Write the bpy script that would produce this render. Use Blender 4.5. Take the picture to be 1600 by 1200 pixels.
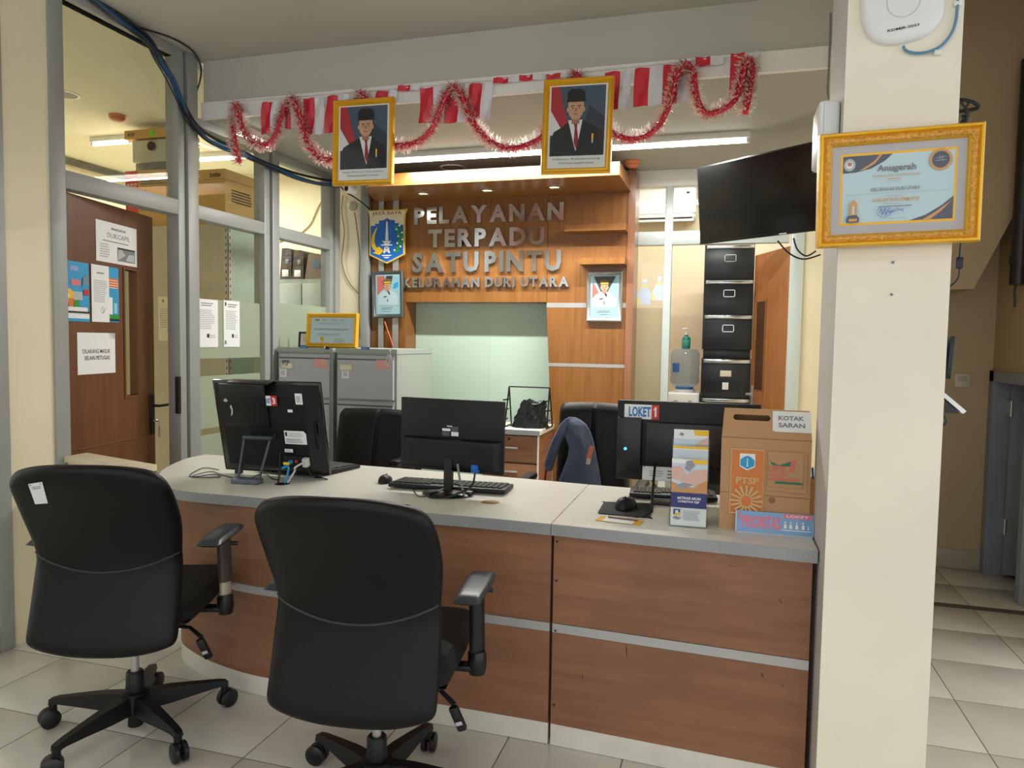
import bpy, bmesh, math, random
from mathutils import Matrix, Vector, Euler
for o in list(bpy.data.objects): bpy.data.objects.remove(o)
scene = bpy.context.scene
C = scene.collection
rnd = random.Random(7)
R = math.radians

# ------------------------------------------------------------------ camera
EYE = Vector((0, 0, 1.44)); F = 1137.5
_y, _p, _r = R(-16.333), R(-3.374), R(.916)
_f = Vector((math.sin(_y)*math.cos(_p), math.cos(_y)*math.cos(_p), math.sin(_p)))
_rt = Vector((math.cos(_y), -math.sin(_y), 0)); _up = _rt.cross(_f)
RT = math.cos(_r)*_rt + math.sin(_r)*_up
UP = -math.sin(_r)*_rt + math.cos(_r)*_up
FW = _f
cam = bpy.data.cameras.new('camera'); camo = bpy.data.objects.new('camera', cam); C.objects.link(camo)
cam.sensor_width = 36; cam.lens = 36*F/1600; cam.clip_start = .05
M = Matrix((RT, UP, -FW)).transposed().to_4x4(); M.translation = EYE
camo.matrix_world = M
scene.camera = camo

# ------------------------------------------------------------------ light
world = bpy.data.worlds.new('daylight'); scene.world = world; world.use_nodes = True
bg = world.node_tree.nodes['Background']
bg.inputs[0].default_value = (.97, .985, 1, 1); bg.inputs[1].default_value = 1.45
def area(name, loc, sx, sy, power, color=(1, .985, .94), rot=(0, 0, 0)):
    l = bpy.data.lights.new(name, 'AREA'); l.shape = 'RECTANGLE'; l.size = sx; l.size_y = sy
    l.energy = power; l.color = color
    o = bpy.data.objects.new(name, l); C.objects.link(o); o.location = loc; o.rotation_euler = rot
    return o
LAMP_Z = 2.75
area('tube_light_inner', (-1.72, 4.78, 2.672), 1.16, .05, 42)
area('tube_light_inner', (-.50, 4.78, 2.672), 1.16, .05, 42)
area('tube_light_side_room', (-4.85, 4.86, 2.97), .4, .16, 40, (1, .97, .88))
area('tube_light_side_room', (-4.6, 5.5, 2.97), 1.16, .06, 34, (1, .97, .88))  # light added for the side room, standing in for a reflected tube
area('added_light_rear_room', (-.1, 6.35, 3.05), 1.1, .06, 32, (1, .98, .93))  # unseen lamp added to light the rear room
area('added_light_lobby', (-.6, .2, 3.05), 1.16, .1, 16, (1, .97, .92))  # unseen lobby lamp added above the camera
scene.view_settings.view_transform = 'Standard'
scene.view_settings.look = 'None'
scene.view_settings.exposure = 0.0
scene.view_settings.gamma = 1
scene.view_settings.use_curve_mapping = False

# ------------------------------------------------------------------ pixel to place
def ray(x, y): return RT*((x-800)/F) - UP*((y-600)/F) + FW
def AZ(x, y, z): d = ray(x, y); return EYE + d*((z-EYE.z)/d.z)
def AY(x, y, Y): d = ray(x, y); return EYE + d*(Y/d.y)
def AX(x, y, X): d = ray(x, y); return EYE + d*(X/d.x)

# ------------------------------------------------------------------ materials
MATS = {}
def lin(c): return tuple(((v/255)/12.92 if v <= 10 else (((v/255)+.055)/1.055)**2.4) for v in c)
def _base(name):
    m = bpy.data.materials.new(name); m.use_nodes = True
    nt = m.node_tree; b = nt.nodes['Principled BSDF']
    MATS[name] = m
    return m, nt, b
def mat(name, rgb, rough=.5, metal=0, var=0, scale=8, bump=0, bscale=60, spec=None, coat=0, emit=0, stretch=(1, 1, 1), detail=4):
    if name in MATS: return MATS[name]
    m, nt, b = _base(name)
    c = lin(rgb)
    b.inputs['Base Color'].default_value = (*c, 1)
    b.inputs['Roughness'].default_value = rough; b.inputs['Metallic'].default_value = metal
    if spec is not None: b.inputs['Specular IOR Level'].default_value = spec
    if coat: b.inputs['Coat Weight'].default_value = coat; b.inputs['Coat Roughness'].default_value = .08
    if emit:
        b.inputs['Emission Color'].default_value = (*c, 1); b.inputs['Emission Strength'].default_value = emit
    L = nt.links.new
    if var or bump:
        tc = nt.nodes.new('ShaderNodeTexCoord'); mp = nt.nodes.new('ShaderNodeMapping')
        mp.inputs['Scale'].default_value = stretch; L(tc.outputs['Object'], mp.inputs['Vector'])
    if var:
        n = nt.nodes.new('ShaderNodeTexNoise'); n.inputs['Scale'].default_value = scale; n.inputs['Detail'].default_value = detail
        L(mp.outputs[0], n.inputs['Vector'])
        r = nt.nodes.new('ShaderNodeValToRGB')
        lo = tuple(max(0, v*(1-var)) for v in c); hi = tuple(min(1, v*(1+var)) for v in c)
        r.color_ramp.elements[0].position = .3; r.color_ramp.elements[1].position = .7
        r.color_ramp.elements[0].color = (*lo, 1); r.color_ramp.elements[1].color = (*hi, 1)
        L(n.outputs['Fac'], r.inputs[0]); L(r.outputs[0], b.inputs['Base Color'])
    if bump:
        n2 = nt.nodes.new('ShaderNodeTexNoise'); n2.inputs['Scale'].default_value = bscale; n2.inputs['Detail'].default_value = 3
        L(mp.outputs[0], n2.inputs['Vector'])
        bp = nt.nodes.new('ShaderNodeBump'); bp.inputs['Strength'].default_value = bump; bp.inputs['Distance'].default_value = .01
        L(n2.outputs['Fac'], bp.inputs['Height']); L(bp.outputs[0], b.inputs['Normal'])
    return m
def wood(name, rgb, dark, rough, stretch, scale=3.0, blotch=0.0, coat=0, spots=0):
    m, nt, b = _base(name); L = nt.links.new
    tc = nt.nodes.new('ShaderNodeTexCoord'); mp = nt.nodes.new('ShaderNodeMapping'); mp.inputs['Scale'].default_value = stretch
    L(tc.outputs['Object'], mp.inputs['Vector'])
    n = nt.nodes.new('ShaderNodeTexNoise'); n.inputs['Scale'].default_value = scale; n.inputs['Detail'].default_value = 8; n.inputs['Roughness'].default_value = .62
    n.inputs['Distortion'].default_value = .4
    L(mp.outputs[0], n.inputs['Vector'])
    r = nt.nodes.new('ShaderNodeValToRGB'); r.color_ramp.elements[0].position = .28; r.color_ramp.elements[1].position = .66
    r.color_ramp.elements[0].color = (*lin(dark), 1); r.color_ramp.elements[1].color = (*lin(rgb), 1)
    L(n.outputs['Fac'], r.inputs[0])
    out = r.outputs[0]
    if blotch:
        n2 = nt.nodes.new('ShaderNodeTexNoise'); n2.inputs['Scale'].default_value = 2.3; n2.inputs['Detail'].default_value = 3
        L(tc.outputs['Object'], n2.inputs['Vector'])
        mx = nt.nodes.new('ShaderNodeMix'); mx.data_type = 'RGBA'; mx.blend_type = 'MULTIPLY'
        r2 = nt.nodes.new('ShaderNodeValToRGB'); r2.color_ramp.elements[0].position = .35; r2.color_ramp.elements[1].position = .6
        r2.color_ramp.elements[0].color = (1-blotch, 1-blotch, 1-blotch, 1); r2.color_ramp.elements[1].color = (1, 1, 1, 1)
        L(n2.outputs['Fac'], r2.inputs[0]); mx.inputs[0].default_value = 1
        L(out, mx.inputs[6]); L(r2.outputs[0], mx.inputs[7]); out = mx.outputs[2]
    if spots:
        n3 = nt.nodes.new('ShaderNodeTexNoise'); n3.inputs['Scale'].default_value = 15; n3.inputs['Detail'].default_value = 2
        mp3 = nt.nodes.new('ShaderNodeMapping'); mp3.inputs['Scale'].default_value = (.7, 1, 1.3); L(tc.outputs['Object'], mp3.inputs['Vector']); L(mp3.outputs[0], n3.inputs['Vector'])
        r3 = nt.nodes.new('ShaderNodeValToRGB'); r3.color_ramp.elements[0].position = .73; r3.color_ramp.elements[1].position = .78
        r3.color_ramp.elements[0].color = (1, 1, 1, 1); r3.color_ramp.elements[1].color = (1-spots, 1-spots, 1-spots, 1)
        L(n3.outputs['Fac'], r3.inputs[0])
        mx3 = nt.nodes.new('ShaderNodeMix'); mx3.data_type = 'RGBA'; mx3.blend_type = 'MULTIPLY'; mx3.inputs[0].default_value = 1
        L(out, mx3.inputs[6]); L(r3.outputs[0], mx3.inputs[7]); out = mx3.outputs[2]
    L(out, b.inputs['Base Color'])
    b.inputs['Roughness'].default_value = rough
    if coat: b.inputs['Coat Weight'].default_value = coat; b.inputs['Coat Roughness'].default_value = .12
    return m
def glass(name, rgb, gloss=.06, rough=.0, diffuse=0.0, translucent=0.0):
    """thin pane: mostly see-through, a little mirror, optional frosted film"""
    m = bpy.data.materials.new(name); m.use_nodes = True; MATS[name] = m
    nt = m.node_tree; nt.nodes.clear(); L = nt.links.new
    out = nt.nodes.new('ShaderNodeOutputMaterial')
    tr = nt.nodes.new('ShaderNodeBsdfTransparent'); tr.inputs[0].default_value = (*lin(rgb), 1)
    cur = tr.outputs[0]
    if diffuse or translucent:
        d = nt.nodes.new('ShaderNodeBsdfDiffuse'); d.inputs[0].default_value = (*lin(rgb), 1)
        t = nt.nodes.new('ShaderNodeBsdfTranslucent'); t.inputs[0].default_value = (*lin(rgb), 1)
        mx = nt.nodes.new('ShaderNodeMixShader'); mx.inputs[0].default_value = translucent/(diffuse+translucent)
        L(d.outputs[0], mx.inputs[1]); L(t.outputs[0], mx.inputs[2])
        mx2 = nt.nodes.new('ShaderNodeMixShader'); mx2.inputs[0].default_value = diffuse+translucent
        L(cur, mx2.inputs[1]); L(mx.outputs[0], mx2.inputs[2]); cur = mx2.outputs[0]
    g = nt.nodes.new('ShaderNodeBsdfGlossy'); g.inputs['Roughness'].default_value = rough
    lw = nt.nodes.new('ShaderNodeLayerWeight'); lw.inputs[0].default_value = .5
    pw = nt.nodes.new('ShaderNodeMath'); pw.operation = 'POWER'; pw.inputs[1].default_value = 4; L(lw.outputs['Facing'], pw.inputs[0])
    ma = nt.nodes.new('ShaderNodeMath'); ma.operation = 'MULTIPLY_ADD'; ma.inputs[1].default_value = .45; ma.inputs[2].default_value = .015+gloss*.5
    L(pw.outputs[0], ma.inputs[0])
    mx3 = nt.nodes.new('ShaderNodeMixShader'); L(ma.outputs[0], mx3.inputs[0]); L(cur, mx3.inputs[1]); L(g.outputs[0], mx3.inputs[2])
    L(mx3.outputs[0], out.inputs[0])
    return m

cream = mat('cream paint', (233, 223, 194), .6, var=.03, scale=3, bump=.03, bscale=90)
pillar_m = mat('pillar paint', (243, 236, 217), .55, var=.05, scale=2.5, bump=.03, bscale=70)
lilac = mat('pale lilac side shade', (212, 206, 204), .55, var=.03)  # shading of the pillar's left face put into its colour
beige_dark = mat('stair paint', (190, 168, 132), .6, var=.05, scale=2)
ceil_m = mat('ceiling paint', (192, 191, 182), .7, var=.03, scale=2)
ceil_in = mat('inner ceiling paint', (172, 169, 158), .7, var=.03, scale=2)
fascia_m = mat('white fascia', (236, 235, 232), .5, var=.03)
alu = mat('grey aluminium', (160, 163, 160), .48, metal=.12, var=.03, scale=4)
alu_d = mat('dark groove', (70, 70, 72), .5)
alu_w = mat('pale aluminium', (205, 216, 214), .38, metal=.2)
steel = mat('brushed steel', (190, 190, 188), .38, metal=.6)
chrome = mat('chrome', (205, 205, 205), .13, metal=1)
tile_m = mat('cream floor tile', (216, 212, 202), .22, var=.06, scale=5, stretch=(1, 1, 1))
grout_m = mat('floor grout', (120, 114, 102), .8)
mint = mat('mint wall', (186, 208, 192), .5, var=.03, scale=2)
wood_w = wood('orange wood veneer', (148, 98, 45), (124, 77, 29), .36, (14, 14, .9), 2.2, coat=.15)
wood_c = wood('counter wood veneer', (156, 110, 81), (135, 91, 63), .42, (1.1, 1.1, 12), 2.2, blotch=.16, spots=.12)
wood_d = wood('door wood', (121, 78, 46), (98, 60, 32), .4, (10, 10, .8), 2.2, blotch=.12)
wood_d2 = wood('rear door wood', (160, 105, 58), (135, 84, 44), .4, (10, 10, .8), 2.2)
white_top = mat('white laminate', (228, 226, 216), .3, var=.02, scale=3)
edge_g = mat('grey edge band', (156, 158, 160), .4, metal=.15, var=.05, scale=6)
plinth_m = mat('white plinth', (224, 220, 208), .45, var=.07, scale=7)
leather = mat('black leather', (11, 11.5, 12.5), .4, spec=.28, var=.12, scale=5, bump=.12, bscale=420)
fabric_b = mat('black fabric', (17, 17, 18), .75, bump=.2, bscale=500)
plastic_b = mat('black plastic', (17, 17.5, 19), .38)
plastic_s = mat('satin black plastic', (19, 20, 22), .45, spec=.35, bump=.04, bscale=600)
gloss_b = mat('glossy black', (12, 12, 13), .09)
pad_m = mat('armrest pad', (48, 55, 60), .33)
post_m = mat('dark armrest post', (78, 75, 66), .35, metal=.4)
white_p = mat('white plastic', (234, 236, 236), .3)
paper = mat('white paper', (238, 240, 240), .6)
paper_c = mat('cream paper', (232, 226, 205), .6)
ink = mat('black ink', (28, 28, 30), .6)
ink_g = mat('grey ink', (128, 130, 134), .6)
ink_lg = mat('pale grey ink', (186, 190, 194), .6)
red = mat('red print', (206, 48, 52), .5)
gold = mat('gold frame', (238, 182, 44), .3, metal=.4, bump=.25, bscale=230)
gold_d = mat('carved gold', (224, 164, 72), .38, metal=.4, var=.25, scale=120, bump=.6, bscale=160)
blue = mat('blue print', (30, 96, 190), .5)
sky = mat('sky blue print', (38, 158, 214), .5)
navy = mat('navy print', (52, 56, 116), .5)
orange = mat('orange print', (222, 122, 62), .5)
yellow = mat('yellow print', (240, 196, 40), .5)
green = mat('green print', (40, 150, 60), .5)
skin = mat('portrait skin', (206, 158, 128), .5)
skin_d = mat('portrait skin shade', (172, 118, 92), .5)
cardb = mat('brown cardboard', (192, 150, 108), .75, var=.04, scale=9, bump=.05, bscale=120)
cardb2 = mat('tan carton', (206, 166, 104), .7, var=.04, scale=6)
cab_g = mat('grey cabinet enamel', (184, 186, 196), .4, var=.02)
cab_s = mat('pale cabinet enamel', (158, 167, 159), .4, var=.02)
cab_k = mat('black cabinet enamel', (30, 34, 38), .3, var=.05)
clear = glass('clear glass', (250, 253, 251), .05)
frost = glass('frosted film', (212, 222, 206), .05, .25, diffuse=.35, translucent=.35)
picglass = glass('picture glass', (252, 253, 253), .0)
tube_on = mat('lit tube', (255, 252, 240), .5, emit=9)

# ------------------------------------------------------------------ mesh builder
class MB:
    def __init__(s): s.v = []; s.f = []; s.m = []; s.k = 0
    def add(s, v, f):
        o = len(s.v); s.v += [Vector(p) for p in v]; s.f += [tuple(i+o for i in q) for q in f]; s.m += [s.k]*len(f); return s
    def slot(s, k): s.k = k; return s
    def box(s, x0, x1, y0, y1, z0, z1):
        return s.add([(x0,y0,z0),(x1,y0,z0),(x1,y1,z0),(x0,y1,z0),(x0,y0,z1),(x1,y0,z1),(x1,y1,z1),(x0,y1,z1)],
                     [(0,3,2,1),(4,5,6,7),(0,1,5,4),(1,2,6,5),(2,3,7,6),(3,0,4,7)])
    def rbox(s, c, d, r=.01, seg=2, rot=None):
        bm = bmesh.new(); bmesh.ops.create_cube(bm, size=1)
        bmesh.ops.scale(bm, vec=d, verts=bm.verts)
        bmesh.ops.bevel(bm, geom=bm.edges[:], offset=min(r, min(d)*.49), segments=seg, affect='EDGES', profile=.5)
        m = (rot.to_matrix().to_4x4() if isinstance(rot, Euler) else (rot or Matrix()))
        bm.verts.index_update()
        s.add([Vector(c) + m.to_3x3() @ v.co for v in bm.verts], [tuple(v.index for v in f.verts) for f in bm.faces]); bm.free(); return s
    def prism(s, poly, a, b, axis='z'):
        n = len(poly)
        mk = {'z': lambda p, t: (p[0], p[1], t), 'y': lambda p, t: (p[0], t, p[1]), 'x': lambda p, t: (t, p[0], p[1])}[axis]
        v = [mk(p, a) for p in poly] + [mk(p, b) for p in poly]
        f = [tuple(range(n))[::-1], tuple(range(n, 2*n))] + [(i, (i+1) % n, n+(i+1) % n, n+i) for i in range(n)]
        return s.add(v, f)
    def flat(s, poly, y): return s.add([(p[0], y, p[1]) for p in poly], [tuple(range(len(poly)))])
    def tube(s, path, r, n=8, closed=False, sy=1):
        P = [Vector(p) for p in path]; N = len(P); rings = []; prev = None
        rr = r if isinstance(r, (list, tuple)) else [r]*N
        for i in range(N):
            a = P[(i-1) % N] if (closed or i) else P[i]; b = P[(i+1) % N] if (closed or i < N-1) else P[i]
            t = (b-a); t = t.normalized() if t.length > 1e-9 else Vector((0, 0, 1))
            if prev is None: u = t.orthogonal().normalized()
            else:
                u = prev - t*prev.dot(t); u = u.normalized() if u.length > 1e-6 else t.orthogonal().normalized()
            prev = u; w = t.cross(u)
            rings.append([P[i] + (u*math.cos(2*math.pi*j/n) + w*math.sin(2*math.pi*j/n)*sy)*rr[i] for j in range(n)])
        v = [p for q in rings for p in q]; f = []
        for i in range(N if closed else N-1):
            i2 = (i+1) % N
            for j in range(n): f.append((i*n+j, i*n+(j+1) % n, i2*n+(j+1) % n, i2*n+j))
        if not closed: f += [tuple(range(n))[::-1], tuple(range((N-1)*n, N*n))]
        return s.add(v, f)
    def lathe(s, prof, n=24, c=(0, 0, 0), ax=None):
        m = ax or Matrix.Identity(3); c = Vector(c); v = []; f = []
        for r, z in prof:
            for j in range(n):
                a = 2*math.pi*j/n; v.append(c + m @ Vector((r*math.cos(a), r*math.sin(a), z)))
        for i in range(len(prof)-1):
            for j in range(n): f.append((i*n+j, i*n+(j+1) % n, (i+1)*n+(j+1) % n, (i+1)*n+j))
        f += [tuple(range(n))[::-1], tuple(range((len(prof)-1)*n, len(prof)*n))]
        return s.add(v, f)
    def grid(s, fn, nu, nv):
        v = [fn(i/nu, j/nv) for j in range(nv+1) for i in range(nu+1)]; w = nu+1
        return s.add(v, [(j*w+i, j*w+i+1, (j+1)*w+i+1, (j+1)*w+i) for j in range(nv) for i in range(nu)])
    def tf(s, m): s.v = [m @ p for p in s.v]; return s
AXX = Matrix(((0, 0, 1), (0, 1, 0), (-1, 0, 0)))     # lathe axis along x
AXY = Matrix(((1, 0, 0), (0, 0, 1), (0, -1, 0)))     # lathe axis along y
XF = {}
def build(name, mb, mats, parent=None, smooth=True, weld=False, world=False, normals=True):
    me = bpy.data.meshes.new(name)
    vs = mb.v
    if world and parent is not None:
        inv = XF[parent.name].inverted(); vs = [inv @ p for p in vs]
    me.from_pydata([tuple(p) for p in vs], [], mb.f)
    mats = mats if isinstance(mats, (list, tuple)) else [mats]
    for m in mats: me.materials.append(m)
    if len(mats) > 1: me.polygons.foreach_set('material_index', mb.m)
    if normals or weld:
        bm = bmesh.new(); bm.from_mesh(me)
        if weld: bmesh.ops.remove_doubles(bm, verts=bm.verts, dist=1e-5)
        if normals: bmesh.ops.recalc_face_normals(bm, faces=bm.faces)
        bm.to_mesh(me); bm.free()
    if smooth:
        me.polygons.foreach_set('use_smooth', [True]*len(me.polygons)); me.set_sharp_from_angle(angle=R(38))
    o = bpy.data.objects.new(name, me); C.objects.link(o)
    if parent is not None: o.parent = parent
    XF[o.name] = XF.get(parent.name, Matrix()) if parent is not None else Matrix()
    return o
def thing(name, label, cat, loc=(0, 0, 0), rz=0, group=None, rot=None):
    o = bpy.data.objects.new(name, None); C.objects.link(o); o.empty_display_size = .05
    o.location = loc; e = Euler(rot if rot else (0, 0, rz)); o.rotation_euler = e
    o['label'] = label; o['category'] = cat
    if group: o['group'] = group
    m = e.to_matrix().to_4x4(); m.translation = Vector(loc); XF[o.name] = m
    return o
def tag(o, label, cat, group=None):
    o['label'] = label; o['category'] = cat
    if group: o['group'] = group
    return o
def struct(name, mb, mats, label=None, parent=None, cat=None, **k):
    o = build(name, mb, mats, parent, **k)
    if parent is None:
        o['kind'] = 'structure'
        if label: o['label'] = label
        if cat: o['category'] = cat
    return o
def sroot(name, label, cat, loc=(0, 0, 0), rz=0):
    o = thing(name, label, cat, loc, rz); o['kind'] = 'structure'; return o

# ------------------------------------------------------------------ lettering
_T = {}
def text_mesh(s, off=0.0, ext=0.0, res=2):
    k = (s, off, ext)
    if k in _T: return _T[k]
    cu = bpy.data.curves.new('t', 'FONT'); cu.body = s; cu.size = 1; cu.offset = off; cu.extrude = ext; cu.resolution_u = res
    o = bpy.data.objects.new('t', cu); C.objects.link(o); bpy.context.view_layer.update()
    me = bpy.data.meshes.new_from_object(o.evaluated_get(bpy.context.evaluated_depsgraph_get()))
    v = [x.co.copy() for x in me.vertices]; f = [tuple(p.vertices) for p in me.polygons]
    bpy.data.objects.remove(o); bpy.data.curves.remove(cu); bpy.data.meshes.remove(me)
    _T[k] = (v, f); return _T[k]
def text_mb(s, x0, x1, z0, z1, y, off=.012, thick=0, mx=None, slant=0):
    """text fitted to the rectangle x0..x1, z0..z1 on the plane y, facing -y"""
    v, f = text_mesh(s, off, .5 if thick else 0)
    lo = [min(p[i] for p in v) for i in (0, 1)]; hi = [max(p[i] for p in v) for i in (0, 1)]
    sx = (x1-x0)/max(hi[0]-lo[0], 1e-6); sy = (z1-z0)/max(hi[1]-lo[1], 1e-6)
    mb = MB(); mb.add([(x0+(p.x-lo[0])*sx + slant*(p.y-lo[1])*sy, y-p.z*thick, z0+(p.y-lo[1])*sy) for p in v], f)
    if mx: mb.tf(mx)
    return mb
class Pic:
    """flat print: shapes in 0..1 coordinates on a w by h sheet facing -y, each layer a hair in front of the last"""
    def __init__(s, parent, w, h, m=None, name='print', x0=None, z0=0, y=0):
        s.p = parent; s.w = w; s.h = h; s.m = m or Matrix(); s.mb = MB(); s.mats = []; s.y = y; s.n = name; s.texts = []
        s.x0 = -w/2 if x0 is None else x0; s.z0 = z0
    def _k(s, m):
        if m not in s.mats: s.mats.append(m)
        return s.mats.index(m)
    def P(s, u, v): return (s.x0+u*s.w, s.z0+v*s.h)
    def poly(s, pts, m):
        s.y -= .00035; s.mb.slot(s._k(m)).flat([s.P(*q) for q in pts], s.y); return s
    def rect(s, u0, v0, u1, v1, m): return s.poly([(u0, v0), (u1, v0), (u1, v1), (u0, v1)], m)
    def ell(s, u, v, ru, rv, m, n=20, a0=0, a1=360):
        return s.poly([(u+ru*math.cos(R(a0+(a1-a0)*i/n)), v+rv*math.sin(R(a0+(a1-a0)*i/n))) for i in range(n if a1-a0 >= 360 else n+1)], m)
    def stroke(s, pts, t, m):
        s.y -= .00035; s.mb.slot(s._k(m))
        Q = [Vector(s.P(*q)) for q in pts]
        for a, b in zip(Q, Q[1:]):
            d = (b-a); 
            if d.length < 1e-7: continue
            n = Vector((-d.y, d.x)).normalized()*t/2; e = d.normalized()*t*.3
            s.mb.flat([a-n-e, b-n+e, b+n+e, a+n-e], s.y)
        return s
    def lines(s, u0, v0, u1, v1, n, m, fill=.45, ragged=.25):
        h = (v1-v0)/n
        s.y -= .00035; s.mb.slot(s._k(m))
        for i in range(n):
            e = u1 - (u1-u0)*ragged*rnd.random()
            s.mb.flat([s.P(u0, v0+i*h), s.P(e, v0+i*h), s.P(e, v0+(i+fill)*h), s.P(u0, v0+(i+fill)*h)], s.y)
        return s
    def text(s, t, u0, v0, u1, v1, m, off=.012, slant=0, name='lettering'):
        a = s.P(u0, v0); b = s.P(u1, v1); s.y -= .00035
        s.texts.append((text_mb(t, a[0], b[0], a[1], b[1], s.y, off, slant=slant).tf(s.m), m, name)); return s
    def done(s, flip=False):
        o = build(s.n, s.mb.tf(s.m), s.mats, s.p, smooth=False, normals=False)
        for mb, m, nm in s.texts: build(nm, mb, m, s.p, smooth=False, normals=False)
        return o
def ring(mb, w, h, prof, z0=0):
    """rectangular moulding: profile of (inset, y) pairs, swept with mitred corners"""
    n = len(prof); v = []; f = []
    for ins, y in prof:
        x = w/2-ins; v += [(-x, y, z0+ins), (x, y, z0+ins), (x, y, z0+h-ins), (-x, y, z0+h-ins)]
    for i in range(n-1):
        for j in range(4): f.append((i*4+j, i*4+(j+1) % 4, (i+1)*4+(j+1) % 4, (i+1)*4+j))
    return mb.add(v, f)
def px_frame(tl, tr, br, bl, Y):
    a, b, c, d = [AY(*q, Y) for q in (tl, tr, br, bl)]
    w = ((b-a).length+(c-d).length)/2; h = ((a-d).length+(b-c).length)/2
    roll = math.atan2(((b-a)+(c-d)).z, ((b-a)+(c-d)).x)
    return (c+d)/2, w, h, -roll
def smooth_path(pts, n=6):
    P = [Vector(p) for p in pts]; out = []
    for i in range(len(P)-1):
        a = P[max(i-1, 0)]; b = P[i]; c = P[i+1]; d = P[min(i+2, len(P)-1)]
        for k in range(n):
            t = k/n
            out.append(.5*((2*b) + (c-a)*t + (2*a-5*b+4*c-d)*t*t + (3*b-a-3*c+d)*t*t*t))
    return out + [P[-1]]
def local_hit(T, px, py, y=0.0):
    inv = XF[T.name].inverted(); o = inv @ EYE; d = inv.to_3x3() @ ray(px, py)
    return o + d*((y-o.y)/d.y)

# ================================================================== SETTING
XL = -3.1; XR = .74; YB = 5.7; YW = 5.5; ZC = 3.1; ZI = 2.75; YBEAM = 3.8
# --- floor
fl = struct('floor', MB().box(-6.2, 3.6, -2.6, 7.6, -.12, -.0025), grout_m, 'cream tiled floor with dark grout lines', cat='floor')
P_ = .415; gx0 = .945; gy0 = 2.065
tb = MB(); g = .0022; e = .004
a = P_-2*g
tb.add([(0,0,-.012),(a,0,-.012),(a,a,-.012),(0,a,-.012),(0,0,-.002),(a,0,-.002),(a,a,-.002),(0,a,-.002),(e,e,0),(a-e,e,0),(a-e,a-e,0),(e,a-e,0)],
       [(0,1,5,4),(1,2,6,5),(2,3,7,6),(3,0,4,7),(4,5,9,8),(5,6,10,9),(6,7,11,10),(7,4,8,11),(8,9,10,11)])
t0 = None
for i in range(-10, 2):
    for j in range(-4, 6):
        if j >= 4 and i < 0: continue
        if t0 is None: t = t0 = build('tile', tb, tile_m, fl)
        else: t = t0.copy(); C.objects.link(t); t.parent = fl
        t.location = (gx0+i*P_+g, gy0+j*P_+g, 0)
corr_tile = mat('corridor tile', (168, 160, 146), .35, var=.06)
for i in range(-1, 2):
    for j in range(6, 9):
        t = t0.copy(); t.data = t0.data if True else None; C.objects.link(t); t.parent = fl
        t.location = (gx0+i*P_+g, 2.045+j*P_+g, 0)
build('inner_floor', MB().box(-3.05, XR, 3.73, YB, -.0024, -.0003), tile_m, fl)
build('side_room_floor', MB().box(-5.8, -3.16, 2.05, 6.25, -.0024, -.0003), tile_m, fl)
build('threshold_strip', MB().box(XR+.1, 1.64, 4.5, 4.56, -.002, .004), mat('threshold stone', (92, 84, 72), .5), fl)
# --- ceilings and beam
struct('ceiling', MB().box(XL-.1, .6, -2.6, YBEAM+.02, ZC, ZC+.1).box(.6, 3.6, -2.6, 2.62, ZC, ZC+.1), ceil_m, 'grey painted lobby ceiling', cat='ceiling')
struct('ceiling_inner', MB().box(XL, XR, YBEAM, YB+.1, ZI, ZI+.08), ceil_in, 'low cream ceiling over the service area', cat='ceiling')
struct('trim_beam', MB().box(XL+.005, XR, YBEAM, YBEAM+.25, ZI+.005, ZC), ceil_m, 'grey painted beam above the counter', cat='beam')
struct('trim_fascia', MB().box(AY(319, 175, YBEAM).x, XR-.01, YBEAM-.03, YBEAM, 2.748, 2.846), fascia_m, 'white board along the bottom of the beam', cat='trim')
struct('trim_gap', MB().box(XL+.02, AY(318, 175, YBEAM).x, YBEAM-.006, YBEAM, 2.752, 2.842), mat('sooty hole', (48, 44, 36), .9, var=.5, scale=30), 'dark sooty hole at the left end of the white fascia', cat='gap')
# --- pillar
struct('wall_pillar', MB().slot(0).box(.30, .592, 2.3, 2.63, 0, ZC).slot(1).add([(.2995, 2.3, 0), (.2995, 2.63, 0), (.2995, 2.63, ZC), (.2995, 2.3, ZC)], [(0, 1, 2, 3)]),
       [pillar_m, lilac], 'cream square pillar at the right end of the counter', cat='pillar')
# --- right wall of the service area, corridor, stair
struct('wall_right', MB().prism([(.50, 2.63), (.585, 2.63), (XR+.1, 3.5), (XR+.1, YB+.1), (XR, YB+.1), (XR, 3.5)], 0, 4.7), cream, 'cream side wall behind the pillar', cat='wall')
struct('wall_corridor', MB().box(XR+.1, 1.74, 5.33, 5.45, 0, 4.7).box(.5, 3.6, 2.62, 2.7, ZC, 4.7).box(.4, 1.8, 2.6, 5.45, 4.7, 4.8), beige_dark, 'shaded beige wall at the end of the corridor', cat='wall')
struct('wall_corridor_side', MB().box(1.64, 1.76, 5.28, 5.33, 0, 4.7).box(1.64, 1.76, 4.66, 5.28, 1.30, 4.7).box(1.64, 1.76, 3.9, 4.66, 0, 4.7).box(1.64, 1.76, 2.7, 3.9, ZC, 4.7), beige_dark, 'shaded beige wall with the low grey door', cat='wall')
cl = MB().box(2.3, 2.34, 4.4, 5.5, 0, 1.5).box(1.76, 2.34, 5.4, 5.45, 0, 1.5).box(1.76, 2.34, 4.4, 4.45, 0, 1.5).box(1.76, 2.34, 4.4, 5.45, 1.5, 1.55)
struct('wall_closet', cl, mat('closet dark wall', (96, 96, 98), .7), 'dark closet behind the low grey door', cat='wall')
zs = AY(1500, 452, 5.0).z; xs = AY(1521, 453, 5.0).x
struct('wall_left_front', MB().box(XL-.25, XL, -2.6, .9, 0, ZC), cream, 'cream lobby wall on the left, behind the camera', cat='wall')
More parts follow.
